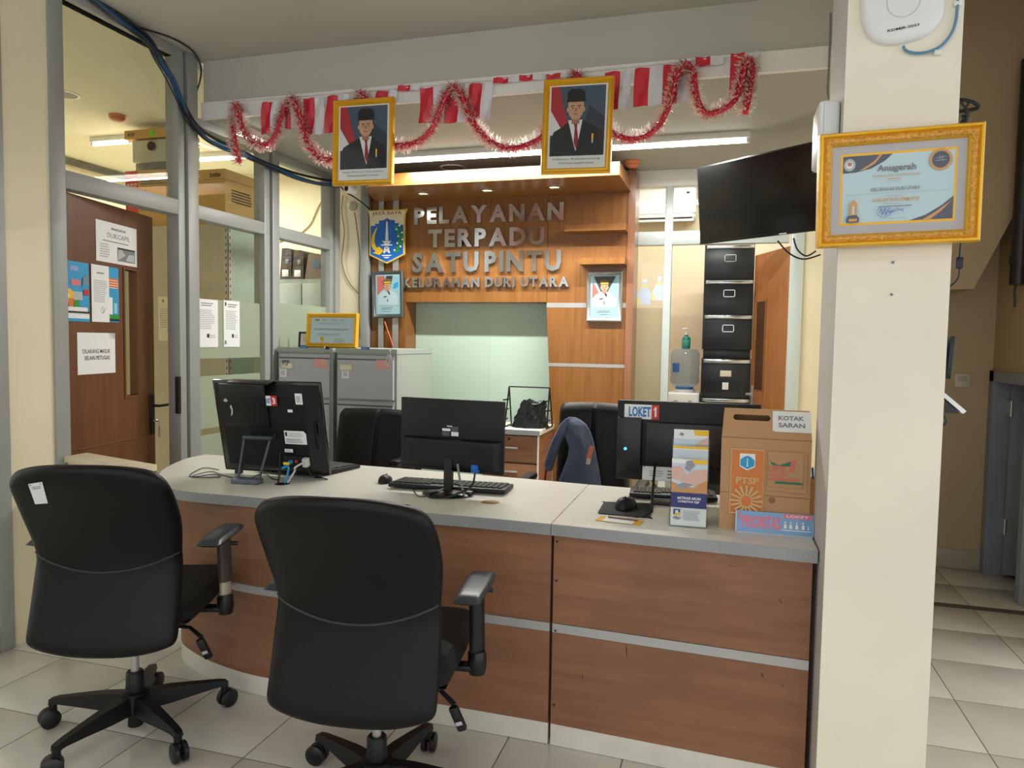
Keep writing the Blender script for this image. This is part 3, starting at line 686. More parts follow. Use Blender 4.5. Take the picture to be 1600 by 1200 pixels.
        for v0, v1, u0, u1 in ((.72, .76, .2, .8), (.80, .83, .15, .85), (.9, .95, .08, .2), (.9, .95, .8, .9)): lm.add([L(u0, v0, .0006), L(u1, v0, .0006), L(u1, v1, .0006), L(u0, v1, .0006)], [(0, 1, 2, 3)])
        build('sticker_print', lm, ink_g, st, smooth=False, normals=False)
    return t
task_chair('black office chair at far left with a white sticker on its back', (-2.03, 2.10, 0), .322, R(50), True, 'tall')
task_chair('black office chair standing nearest the camera, in front of the curved counter', (-.996, 1.978, 0), .13, R(154), False, 'ring', .685)
# ================================================================== ON THE COUNTER
def rotx(a): return Matrix.Rotation(a, 4, 'X')
def cable(name, pts, r, m, parent=None, n=6, world=False):
    return build(name, MB().tube(smooth_path(pts, 6), r, n), m, parent, world=world)
# --- all-in-one computer on the left, seen from behind
pc = thing('all_in_one_computer', 'black all-in-one computer leaning on an easel leg at the left of the counter', 'computer', (-1.957, 2.868, ZT), R(4.6))
lean = rotx(R(13)); lean.translation = (0, 0, .016)
W2 = .262; H2 = .435
build('screen', MB().rbox((0, .012, H2/2), (2*W2, .022, H2), .006).rbox((0, .0235, H2/2+.012), (2*W2-.04, .002, H2-.07), .0005).tf(lean), gloss_b, pc)
hs = MB()
hs.add([(-W2+.01, 0, .012), (W2-.006, 0, .012), (W2-.006, 0, H2-.012), (-W2+.01, 0, H2-.012), (-W2+.05, -.03, .05), (W2-.06, -.045, .05), (W2-.06, -.045, H2-.06), (-W2+.05, -.03, H2-.05)],
       [(4, 5, 6, 7), (0, 1, 5, 4), (1, 2, 6, 5), (2, 3, 7, 6), (3, 0, 4, 7), (0, 3, 2, 1)])
hb = build('rear_housing', hs.tf(lean), plastic_s, pc, smooth=False)
build('cover_flap', MB().rbox((-.085, -.046, H2-.1), (.22, .012, .2), .004, rot=Euler((.04, 0, 0))).tf(lean), plastic_b, pc)
build('top_lip', MB().rbox((-.06, -.02, H2+.001), (.2, .05, .012), .004).tf(lean), plastic_b, pc)
build('vent_slot', MB().rbox((W2-.02, -.0265, .2), (.02, .01, .13), .003).tf(lean), gloss_b, pc)
lg = MB()
for sx in (-1, 1): lg.tube([lean @ Vector((-.02+sx*.062, -.042, .20)), lean @ Vector((-.02+sx*.062, -.09, .19)), Vector((-.035+sx*.05, -.175, .012))], .006, 8)
lg.rbox(tuple(lean @ Vector((-.02, -.07, .197))), (.14, .05, .018), .006)
build('easel_leg', lg, mat('gunmetal', (70, 76, 84), .35, metal=.3), pc)
build('leg_foot', MB().rbox((-.035, -.185, .012), (.13, .055, .022), .007), mat('grey foot', (96, 106, 118), .4), pc)
for sx in (-1, 1): build('foot', MB().rbox((sx*.2, .015, .009), (.035, .02, .018), .004), plastic_b, pc)
def lean_pic(u, v, w, h, name='sticker', y=-.05): return Pic(pc, w, h, lean @ Matrix.Translation((u, y, v)), name)
p = lean_pic(.048, H2-.095, .058, .045); p.rect(0, 0, 1, 1, paper).rect(.5, 0, 1, 1, red).text('LOKET', .04, .25, .48, .75, blue, .03).text('3', .62, .18, .88, .82, paper, .03).done()
p = lean_pic(.182, H2-.085, .034, .05); p.rect(0, 0, 1, 1, paper).lines(.15, .2, .85, .8, 6, ink_g).done()
p = lean_pic(.13, H2-.125, .09, .016, 'regulatory_marks', -.0465); p.rect(.4, .1, .66, .9, paper).done()
p = lean_pic(.145, .165, .105, .062); p.poly([(0, 0), (1, 0), (1, .8), (.9, 1), (0, 1)], paper).lines(.06, .1, .94, .45, 4, ink_g).lines(.2, .55, .9, .9, 4, ink_lg).rect(.05, .6, .14, .9, ink).done()
p = lean_pic(.105, .125, .04, .016, 'port_label'); p.rect(0, 0, 1, 1, paper).lines(.1, .2, .9, .9, 3, ink_lg).done()
p = lean_pic(-.17, H2-.085, .025, .02, 'logo_mark', -.0535); p.ell(.5, .4, .4, .35, ink_lg).poly([(.3, .5), (.7, .5), (.6, 1)], ink_lg).done()
p = lean_pic(-.148, H2-.15, .02, .055, 'brand_lettering', -.0535); p.poly([(.2, 0), (.7, .2), (.9, .6), (.6, 1), (.2, .8), (.5, .5)], ink_lg).done()
build('port_block', MB().rbox((.14, -.048, .085), (.12, .02, .05), .004).tf(lean), plastic_b, pc)
build('network_plug', MB().rbox((.115, -.064, .085), (.016, .03, .014), .003).tf(lean), sky, pc)
build('audio_plug', MB().rbox((.142, -.06, .088), (.012, .016, .012), .003).tf(lean), red, pc)
build('video_plug', MB().rbox((.19, -.066, .088), (.026, .03, .04), .005).tf(lean), mat('pale grey plastic', (196, 198, 196), .4), pc)
w3 = lambda q, z: tuple(AZ(*q, z))
def wcable(name, label, pts, r, m): o = cable(name, pts, r, m); return tag(o, label, 'cable')
pcm = XF[pc.name]
wl_ = lambda v: tuple(pcm @ (lean @ Vector(v)))
hole = Vector(gp2)
wcable('network_cable', 'blue network cable plugged into the left all-in-one computer', [wl_((.115, -.08, .085)), wl_((.10, -.115, .075)), (hole.x+.012, hole.y+.03, ZT+.07), (hole.x+.012, hole.y+.012, ZT+.02), (hole.x+.012, hole.y, ZT+.003)], .004, sky)
wcable('video_cable', 'pale grey video cable arching from the left computer to the desk hole', [wl_((.19, -.085, .095)), wl_((.16, -.11, .08)), (hole.x+.035, hole.y+.04, ZT+.05), (hole.x+.02, hole.y+.008, ZT+.004)], .0045, MATS['pale grey plastic'])
wcable('power_cable', 'thin black cable hanging from the left computer video plug', [wl_((.2, -.07, .07)), wl_((.22, -.09, .04)), w3((497, 745), ZT+.006), w3((512, 749), ZT+.004)], .0025, plastic_b)
wcable('antenna_stick', 'short black cable rising from the desk hole beside the blue cable', [(hole.x-.02, hole.y, ZT+.002), (hole.x-.02, hole.y+.01, ZT+.05), wl_((.075, -.07, .13))], .0045, plastic_b)
wcable('mouse_cable', 'loose black cable coiled left of the easel computer', [w3(q, ZT+.004) for q in ((342, 734), (320, 731), (306, 736), (296, 743), (305, 745), (325, 742), (338, 741), (343, 745), (318, 746), (300, 745), (312, 740), (332, 737), (350, 743), (372, 748), (388, 749), (402, 742), (415, 740), (425, 748), (436, 750))], .0022, plastic_b)
build('cable_tag', MB().rbox((hole.x+.004, hole.y+.025, ZT+.085), (.03, .006, .012), .002), yellow, pc, world=True)
# --- keyboards
def keyboard(label, fl_, fr_, nr_, nl_, tilt=.0):
    a, b, c, d = [AZ(*q, ZT+.012) for q in (fl_, fr_, nr_, nl_)]
    cen = (a+b+c+d)/4; ang = math.atan2((b-a).y+(c-d).y, (b-a).x+(c-d).x); w = ((b-a).length+(c-d).length)/2; dp = max(.13, ((a-d).length+(b-c).length)/2)
    k = thing('keyboard', label, 'keyboard', (cen.x, cen.y, ZT), ang)
    m = rotx(R(-2.5)); m.translation = (0, 0, .0135)
    build('case', MB().rbox((0, 0, 0), (w, dp, .018), .005).tf(m), plastic_s, k)
    km = MB(); nx = 20; ny = 6; kw = (w-.03)/nx; kd = (dp-.03)/ny
    for i in range(nx):
        for j in range(ny):
            if j == 0 and 6 < i < 12: continue
            km.rbox((-w/2+.015+(i+.5)*kw, -dp/2+.015+(j+.5)*kd, .0115), (kw*.84, kd*.84, .006), .0012, 1)
    build('keys', km.tf(m), plastic_b, k, smooth=False)['kind'] = 'stuff'
    return k
def mouse(label, q, rz, sc=1):
    c = AZ(*q, ZT); m = thing('computer_mouse', label, 'mouse', (c.x, c.y, ZT+.0035 if 'pad' in label else ZT), rz)
    def body(a, b):
        th = 2*math.pi*a; ph = math.pi/2*b
        return (.031*sc*math.cos(th)*math.cos(ph)**.6, .056*sc*math.sin(th)*math.cos(ph)**.6, .001+.030*sc*math.sin(ph)*(1-.18*math.sin(th)))
    build('shell', MB().grid(body, 24, 10), plastic_s, m, weld=True)
    build('scroll_wheel', MB().lathe([(.001, -.004), (.009, -.004), (.009, .004), (.001, .004)], 14, (0, .028*sc, .0235*sc), AXX), ink_g, m)
    return m
keyboard('black keyboard behind the middle monitor stand', (624, 749), (803, 757), (788, 772), (611, 758))
mouse('black mouse at the left end of the middle keyboard', (602, 753), R(15))
kb = AZ(530, 733, ZT); 
keyboard('black keyboard corner showing behind the left all-in-one computer', (450, 716), (541, 727), (520, 744), (430, 735))
# --- middle monitor
mo = thing('monitor', 'black flat monitor on a thin stalk in the middle of the counter', 'monitor', (-1.083, 2.775, ZT), R(-5))
c = {k: local_hit(mo, *q, .035) for k, q in dict(tl=(628.5, 620), tr=(790, 628), br=(785, 745), bl=(624.5, 728)).items()}
x0 = (c['tl'].x+c['bl'].x)/2; x1 = (c['tr'].x+c['br'].x)/2; z0 = (c['bl'].z+c['br'].z)/2; z1 = (c['tl'].z+c['tr'].z)/2
build('panel', MB().rbox(((x0+x1)/2, .042, (z0+z1)/2), (x1-x0, .014, z1-z0), .003), plastic_s, mo)
zm = local_hit(mo, 705, 685, .02).z
def bulge(a, b):
    u = 2*a-1; v = b
    r = (1-abs(u)**10)**.5*(1-abs(2*v-1)**10)**.5
    return ((x0+x1)/2+u*(x1-x0-.02)/2, .036-.03*r, z0+.012+(zm-z0-.012)*v)
build('rear_housing', MB().grid(bulge, 30, 16), plastic_s, mo)
build('screen_glass', MB().rbox(((x0+x1)/2, .0495, (z0+z1)/2), (x1-x0-.02, .002, z1-z0-.03), .0005), gloss_b, mo)
build('stalk', MB().prism([(-.012, .06), (.0, .025), (.012, .0), (.022, .0), (.014, .03), (.004, .07)][::1] and [(.026, .008), (.008, .008), (.012, z0+.06), (.03, z0+.06)], -.018, .018, 'x').tf(Matrix.Translation((.0, -.01, 0))), plastic_b, mo)
build('oval_base', MB().lathe([(.001, .001), (.105, .001), (.108, .005), (.1, .011), (.03, .016), (.001, .016)], 36).tf(Matrix.Diagonal((1, .78, 1, 1))), plastic_b, mo)
q0 = local_hit(mo, 690, 680, .034); 
p = Pic(mo, .075, .045, Matrix.Translation((q0.x+.04, .0345, q0.z)), 'rating_label'); p.rect(.0, .42, .5, .66, paper).rect(.56, .0, 1, .38, paper).lines(.0, .0, .5, .36, 4, ink_g).lines(.55, .45, 1, .9, 4, ink_g).rect(.3, .82, .62, .95, ink_lg).done()
vp = local_hit(mo, 741, 733, .0); build('video_plug', MB().rbox((vp.x, .012, vp.z), (.03, .03, .034), .004), blue, mo)
wcable('monitor_cable', 'black cable from the blue plug of the middle monitor to the desk', [tuple(XF[mo.name] @ Vector((vp.x, .008, vp.z-.018))), tuple(XF[mo.name] @ Vector((vp.x-.004, -.02, vp.z-.07))), tuple(XF[mo.name] @ Vector((vp.x-.05, -.075, .02))), tuple(XF[mo.name] @ Vector((.02, -.10, .008))), tuple(XF[mo.name] @ Vector((-.04, -.092, .008))), tuple(XF[mo.name] @ Vector((-.02, .02, .02)))], .0045, plastic_b)
wcable('grey_cable', 'stiff grey cable dropping from the middle monitor', [tuple(XF[mo.name] @ Vector((.045, .0, z0+.04))), tuple(XF[mo.name] @ Vector((.06, -.01, z0-.02))), tuple(XF[mo.name] @ Vector((.085, -.03, .03))), tuple(XF[mo.name] @ Vector((.09, -.03, .006)))], [.005]*19, ink_g)
wcable('loose_cable', 'thin black cable curling in front of the middle keyboard', [w3(q, ZT+.003) for q in ((645, 763), (650, 772), (656, 776), (668, 775), (680, 772), (690, 774))], .002, plastic_b)
o = build('cable_adapter', MB().rbox((AZ(730, 775, ZT).x, AZ(730, 775, ZT).y, ZT+.011), (.05, .035, .022), .008), plastic_b); tag(o, 'small black plug lump lying in front of the middle keyboard', 'adapter')
# --- right all-in-one with counter number
rp = thing('all_in_one_computer', 'black all-in-one computer with the counter one label at the right', 'computer', (-.15, 2.97, ZT), R(1.2))
c = {k: local_hit(rp, *q, 0) for k, q in dict(tl=(965, 626), tr=(1190, 632), bl=(962, 748)).items()}
x0 = (c['tl'].x+c['bl'].x)/2; x1 = c['tr'].x; z1 = (c['tl'].z+c['tr'].z)/2; z0 = c['bl'].z
build('screen', MB().rbox(((x0+x1)/2, .02, (z0+z1)/2), (x1-x0, .02, z1-z0), .004).rbox(((x0+x1)/2, .0305, (z0+z1)/2), (x1-x0-.03, .002, z1-z0-.03), .0005), plastic_s, rp)
zh2 = local_hit(rp, 1000, 659, -.012).z; zh1 = local_hit(rp, 1000, 722, -.012).z; xh = local_hit(rp, 1002, 690, -.012).x
build('rear_housing', MB().rbox(((xh+x1)/2+.002, -.004, (zh1+zh2)/2), (x1-xh-.03, .04, zh2-zh1), .006).rbox(((x0+xh)/2+.002, 0, (zh1-.03+zh2)/2), (xh-x0-.006, .03, zh2-zh1+.06), .004), plastic_b, rp)
build('stand', MB().rbox((-.02, -.02, (z0+.03)/2+.01), (.05, .02, z0+.04), .005).rbox((-.02, -.045, .007), (.2, .10, .012), .005), plastic_b, rp)
ld = local_hit(rp, 977, 701, -.016); build('power_light', MB().lathe([(.006, 0), (.004, .003), (.001, .004)], 14, (ld.x, -.0155, ld.z), AXY), mat('blue light', (40, 170, 255), .3, emit=4), rp)
a, b = local_hit(rp, 975, 654, .0), local_hit(rp, 1030, 633.5, .0)
p = Pic(rp, b.x-a.x, b.z-a.z, Matrix.Translation(((a.x+b.x)/2, .0095, a.z)), 'counter_label'); p.rect(0, 0, 1, 1, paper).rect(.785, 0, 1, 1, red).text('LOKET', .13, .16, .765, .86, mat('label blue ink', (22, 120, 200), .5), .035).poly([(.875, .18), (.925, .18), (.925, .86), (.89, .86), (.845, .72), (.845, .6), (.875, .66)], paper).done()
a, b = local_hit(rp, 1003, 750, .0), local_hit(rp, 1048, 731, .0)
p = Pic(rp, b.x-a.x+.03, b.z-a.z, Matrix.Translation(((a.x+b.x)/2+.015, .0095, a.z)), 'white_label'); p.rect(0, 0, 1, 1, paper).lines(.2, .3, .6, .8, 3, ink_lg).lines(.7, .2, .9, .9, 3, ink_g).done()
for k, (qa, qb) in enumerate((((1004, 722), (1028, 765)), ((1024, 722), (1018, 800)))):
    h = XF[rp.name] @ Vector((local_hit(rp, *qa, -.01).x, -.01, local_hit(rp, *qa, -.01).z)); en = AZ(*qb, ZT+.004)
    wcable('computer_cable', ['black cable slanting from the right computer to its keyboard', 'thick black cable dropping straight from the right computer'][k], [tuple(h), tuple(h.lerp(en, .5)+Vector((0, -.02, .0))), tuple(en)], .0035+.0015*k, plastic_b)
keyboard('black keyboard behind the mouse pad on the right', (985, 762), (1120, 769), (1118, 783), (984, 775))
a = [AZ(*q, ZT) for q in ((933.6, 803), (1016, 810), (1019, 788), (944, 785))]
o = build('mouse_pad', MB().prism([tuple(v.to_2d()) for v in smooth_path([a[0].lerp(a[1], .03), a[0].lerp(a[1], .97), a[1].lerp(a[2], .05), a[1].lerp(a[2], .95), a[2].lerp(a[3], .04), a[2].lerp(a[3], .96), a[3].lerp(a[0], .05), a[3].lerp(a[0], .95)], 2)], ZT, ZT+.0035), fabric_b); tag(o, 'black mouse pad near the counter seam', 'mouse pad')
mouse('black mouse resting on the mouse pad', (978, 794), R(-12), 1.22)
wcable('mouse_cable', 'thin black cord of the mouse on the pad', [w3(q, ZT+.006) for q in ((978, 800), (981, 803), (984, 806), (1000, 808), (1015, 800), (1022, 790))], .002, plastic_b)
cd = thing('name_card', 'white card in a clear sleeve with yellow corners before the mouse pad', 'card', AZ(969, 814, ZT)+Vector((0, 0, .001)), R(-7))
build('sleeve', MB().box(-.082, .078, -.036, .034, 0, .002), mat('yellow plastic', (226, 178, 44), .35), cd)
build('card', MB().box(-.055, .052, -.038, .034, .002, .003), paper, cd); build('pen', MB().tube([(-.048, .012, .006), (.06, .008, .006)], .003, 8), mat('brown pencil', (120, 84, 60), .4), cd)
# --- brochure stand
bl = AZ(1046, 822, ZT); br_ = AZ(1103, 822, ZT)
bs = thing('brochure_stand', 'clear acrylic stand with three tiers of tax leaflets', 'brochure stand', (bl.x+.062, bl.y+.02, ZT), R(1))
acr = glass('acrylic', (252, 254, 254), .03)
hz = [local_hit(bs, 1060, y, dy).z for y, dy in ((717, -.015), (697, .03), (671, .07))]
build('stand_body', MB().box(-.064, .064, -.022, -.020, .0, .07).box(-.064, .064, .025, .027, .0, .16).box(-.064, .064, .065, .067, .0, hz[2]-.03).box(-.064, .064, -.022, .09, 0, .003).box(-.066, -.064, -.022, .09, 0, .08).box(.064, .066, -.022, .09, 0, .08), acr, bs, smooth=False)
photo_g = mat('photo grey', (150, 152, 166), .5); photo_s = mat('photo skin', (220, 182, 168), .5); photo_t = mat('photo table', (206, 150, 96), .5); photo_l = mat('photo pale', (206, 216, 228), .5)
def leaflet(y, z1, lab, tier):
    lf = thing('leaflet', lab, 'leaflet', tuple(XF[bs.name] @ Vector((0, y, .004))), R(1), 'tax leaflets in the stand')
    build('paper_stack', MB().box(-.06, .06, 0, .006, 0, z1-.004), paper, lf)
    p = Pic(lf, .12, z1-.004, None, 'cover_print', y=-.0005)
    p.rect(0, 0, 1, 1, paper)
    if tier == 0:
        p.rect(0, .5, 1, .94, photo_l).poly([(0, .5), (1, .5), (1, .72), (.6, .58), (.2, .62), (0, .66)], photo_t).poly([(.1, .60), (.3, .55), (.95, .7), (.9, .78), (.2, .62)], photo_g).poly([(0, .7), (.25, .68), (.4, .78), (.25, .9), (0, .88)], photo_s).poly([(.25, .66), (.7, .62), (1, .7), (1, .86), (.6, .84), (.35, .74)], photo_s).poly([(.36, .86), (.5, .82), (.66, .92), (.6, .99), (.42, .98)], photo_g).poly([(.62, .94), (1, .94), (1, 1), (.55, 1)], yellow)
        p.rect(0, .275, 1, .5, navy).text('AKTIVASI AKUN', .17, .40, .83, .44, paper, .03).text('CORETAX DJP', .2, .345, .8, .385, paper, .03)
        p.rect(.08, .165, .27, .25, navy).poly([(.08, .16), (.27, .16), (.27, .2), (.16, .2)], yellow).rect(.13, .185, .22, .235, paper).text('djp', .07, .09, .29, .145, ink_g, .03).lines(.36, .09, .88, .25, 7, ink_lg)
    elif tier == 1: p.poly([(0, .97), (1, .97), (1, 1), (0, 1)], yellow).rect(0, .0, 1, .955, photo_l)
    else: p.poly([(.62, .94), (1, .94), (1, 1), (.55, 1)], yellow).rect(0, .5, 1, .9, photo_l).poly([(.3, .72), (.6, .68), (1, .8), (1, .92), (.8, .9), (.5, .78)], photo_s).poly([(.35, .68), (.8, .64), (.9, .72), (.4, .73)], photo_g).text('djp', .16, .93, .3, .97, ink_g, .03)
    p.done()
leaflet(-.014, hz[0], 'front leaflet with typing hands and a navy title band', 0); leaflet(.034, hz[1], 'pale leaflet with a yellow top edge in the middle tier', 1); leaflet(.072, hz[2], 'rear leaflet showing its cover photo above the others', 2)
# --- suggestion box
b0 = AZ(1123, 826, ZT); BXW = .288-b0.x-.004
sb = thing('suggestion_box', 'brown cardboard suggestion box with a cut-out handle', 'box', (b0.x+BXW/2, b0.y+.008, ZT), R(-.6))
zc = local_hit(sb, 1200, 686, 0).z; zt_ = local_hit(sb, 1200, 641, .03).z; hw = BXW/2
build('body', MB().box(-hw, hw, 0, .17, 0, zc), cardb, sb, smooth=False)
# top: two panels meeting in a ridge, front one pierced by the handle hole
hx0, hx1 = local_hit(sb, 1146, 652, .03).x, local_hit(sb, 1204, 656, .03).x; hzc = local_hit(sb, 1175, 653, .03).z; hh = .0095
fy = lambda z: (z-zc)/(zt_-zc)*.055
n_ = 10; hole_ = []
for i in range(n_+1): a = math.pi/2 + math.pi*i/n_; hole_.append((hx0+hh+hh*math.cos(a), hzc+hh*math.sin(a)))
for i in range(n_+1): a = -math.pi/2 + math.pi*i/n_; hole_.append((hx1-hh+hh*math.cos(a), hzc+hh*math.sin(a)))
Mh = len(hole_); k_in = .0
outer = []
for (x, z) in hole_:
    dx = x-(hx0+hx1)/2; dz_ = z-hzc
    # push each hole point out to the border of the panel
    wz = (zt_ if dz_ > 0 else zc)
    outer.append((x if abs(dx) < (hx1-hx0)/2-hh*1.01 else x, wz))
v = []; f = []
tb_ = MB()
L0, R0 = -hw, hw; wd = lambda z: hw - (z-zc)*.06
def quad(x0, x1, z0, z1): tb_.add([(x0 if x0 > -9 else -wd(z0), fy(z0), z0), (x1 if x1 < 9 else wd(z0), fy(z0), z0), (x1 if x1 < 9 else wd(z1), fy(z1), z1), (x0 if x0 > -9 else -wd(z1), fy(z1), z1)], [(0, 1, 2, 3)])
quad(-10, 10, zc, hzc-hh); quad(-10, 10, hzc+hh, zt_); quad(-10, hx0, hzc-hh, hzc+hh); quad(hx1, 10, hzc-hh, hzc+hh)
for sgn, cx in ((-1, hx0+hh), (1, hx1-hh)):      # rounded ends of the hole
    for top in (-1, 1):
        arc = [(cx+sgn*hh*math.sin(a*math.pi/2/6), hzc+top*hh*math.cos(a*math.pi/2/6)) for a in range(7)]
        cor = (cx+sgn*hh, hzc+top*hh)
        for a, b in zip(arc, arc[1:]): tb_.add([(cor[0], fy(cor[1]), cor[1]), (a[0], fy(a[1]), a[1]), (b[0], fy(b[1]), b[1])], [(0, 1, 2)])
tb_.add([(-hw, .17, zc), (hw, .17, zc), (wd(zt_), .065, zt_), (-wd(zt_), .065, zt_)], [(0, 1, 2, 3)])
tb_.add([(-wd(zt_), .055, zt_), (wd(zt_), .055, zt_), (wd(zt_), .065, zt_), (-wd(zt_), .065, zt_)], [(0, 1, 2, 3)])
for s in (-1, 1): tb_.add([(s*hw, 0, zc), (s*hw, .17, zc), (s*wd(zt_), .065, zt_), (s*wd(zt_), .055, zt_)], [(0, 1, 2, 3)])
build('gable_top', tb_, cardb, sb, smooth=False, weld=True)
build('crease', MB().box(-hw-.0005, hw+.0005, -.0012, 0, zc-.0012, zc+.0012), mat('cardboard edge', (150, 112, 76), .8), sb)
lh = lambda q, y=-.001: local_hit(sb, *q, y)
a, b = lh((1139, 800)), lh((1195, 703))
pw_, ph_ = b.x-a.x, b.z-a.z
opr = mat('box orange print', (214, 128, 62), .6); tan = mat('box tan print', (216, 178, 128), .7); gpr = mat('box green print', (52, 116, 92), .6); rpr = mat('box red print', (214, 112, 92), .6)
p = Pic(sb, pw_, ph_, Matrix.Translation(((a.x+b.x)/2, -.004, a.z)), 'orange_panel_print')
p.rect(0, 0, 1, 1, tan).rect(.03, 0, .98, .985, opr).poly([(.27, .93), (.73, .93), (.73, .73), (.5, .67), (.27, .73)], paper).poly([(.29, .83), (.4, .88), (.5, .9), (.6, .88), (.71, .83), (.71, .745), (.5, .69), (.29, .745)], sky).poly([(.48, .73), (.52, .73), (.51, .86), (.49, .86)], paper).text('PTSP', .18, .46, .86, .565, tan, .03)
for k in range(16): a_ = 2*math.pi*k/16; p.stroke([(.5+.2*math.cos(a_), .2+.105*math.sin(a_)), (.5+.46*math.cos(a_), .2+(.23 if math.sin(a_) > 0 else .19)*math.sin(a_))], .0075, tan)
p.ell(.5, .2, .2, .105, tan).ell(.5, .2, .16, .085, opr).rect(.0, .0, .98, .02, tan); p.done()
build('orange_panel', MB().box(a.x, b.x, -.004, 0, a.z-.0, b.z), cardb, sb, smooth=False)
a, b = lh((1199, 759)), lh((1256, 708))
build('raised_panel', MB().prism([(a.x-.002, a.z-.014), (b.x+.012, a.z-.018), (b.x+.012, b.z-.008), (b.x, b.z+.002), (a.x-.002, b.z)], -.006, 0, 'y'), cardb, sb, smooth=False)
build('raised_panel', MB().box(a.x, b.x, -.010, -.006, a.z, b.z), cardb, sb, smooth=False)
p = Pic(sb, b.x-a.x, b.z-a.z, Matrix.Translation(((a.x+b.x)/2, -.0105, a.z)), 'green_print'); p.poly([(.0, .85), (.1, .62), (.55, .6), (.72, .62), (.72, .78), (.3, .62), (.08, .72)], gpr).poly([(.58, .45), (.7, .42), (.8, .78), (.66, .8)], rpr).text('UPZ', .0, .42, .52, .6, rpr, .03).rect(.0, .32, .55, .37, rpr).rect(.0, .2, .85, .25, rpr).rect(.2, .1, 1, .16, gpr).done()
zg = lh((1215, 776)).z; build('tuck_line', MB().box(lh((1195, 776)).x, hw-.004, -.0016, 0, zg-.001, zg+.001), MATS['cardboard edge'], sb)
build('tuck_line', MB().box(-hw, lh((1138, 768)).x, -.0016, 0, lh((1130, 768)).z-.001, lh((1130, 768)).z+.001), MATS['cardboard edge'], sb)
tb2 = lh((1206, 782)); build('finger_tab', MB().lathe([(.011, 0), (.011, .001)], 20, (tb2.x, -.0005, tb2.z), Matrix(((1, 0, 0), (0, 0, -1), (0, 1, 0)))), MATS['cardboard edge'], sb)
slope = math.atan2(.055, zt_-zc)
a, b = local_hit(sb, 1207, 674, .02), local_hit(sb, 1268, 645, .04)
p = Pic(sb, b.x-a.x, (b.z-a.z)/math.cos(slope), Matrix.Translation(((a.x+b.x)/2, fy(a.z)-.002, a.z)) @ rotx(-slope), 'paper_notice'); p.poly([(0, .06), (.06, 0), (1, 0), (1, 1), (0, 1)], paper).text('KOTAK', .15, .56, .82, .78, ink_g, .03).text('SARAN', .15, .22, .84, .44, ink_g, .03).done()
# --- priority sign
a, b = AZ(1148, 831, ZT), AZ(1276, 841, ZT)
ps = thing('priority_sign', 'blue acrylic desk sign with pink priority lettering', 'sign', ((a.x+b.x)/2-.003, (a.y+b.y)/2, ZT), math.atan2(b.y-a.y, b.x-a.x)*.6, rot=None)
pw_ = .243; ph_ = local_hit(ps, 1150, 797, .01).z - .002
tl_ = rotx(R(-14)); tl_.translation = (0, 0, .003)
build('sign_board', MB().box(-pw_/2-.004, pw_/2+.002, .0005, .004, 0, ph_).tf(tl_), mat('clear edge', (196, 206, 214), .15), ps)
build('sign_foot', MB().box(-pw_/2, pw_/2, .0, .05, 0, .003), MATS['clear edge'], ps)
sgn = mat('sign blue', (112, 160, 208), .3, coat=.5); pk = mat('sign pink', (236, 112, 134), .4)
p = Pic(ps, pw_, ph_, tl_, 'sign_print'); p.rect(0, 0, 1, 1, sgn).text('PRIORITAS', .07, .2, .58, .8, pk, .03).rect(.62, .78, .98, .97, pk).text('LOKET', .66, .82, .94, .93, paper, .02).rect(.02, .78, .045, .97, pk).rect(.02, .6, .05, .74, pk).rect(.58, .2, .97, .235, paper)
for k, u in enumerate((.64, .71, .79, .87)): p.ell(u, .58, .011, .05, paper).poly([(u-.022, .3), (u+.022, .3), (u+.015, .5), (u-.015, .5)], paper)
p.ell(.935, .45, .008, .035, paper).poly([(.925, .3), (.945, .3), (.942, .4), (.928, .4)], paper); p.done()
# pen cup beyond the box
pcx = thing('pen_cup', 'narrow brown cup of pens between the suggestion box and the wall', 'pen cup', (.335, 2.80, ZT), 0)
build('cup', MB().lathe([(.02, 0), (.03, .0), (.036, .16), (.033, .16), (.026, .01)], 20), cardb, pcx)
for k in range(4): build('pen', MB().tube([(-.01+.008*k, .004*k, .01), (-.025+.016*k, .01*k-.015, .2+.012*k)], .004, 8), [blue, plastic_b, ink_g, navy][k], pcx)
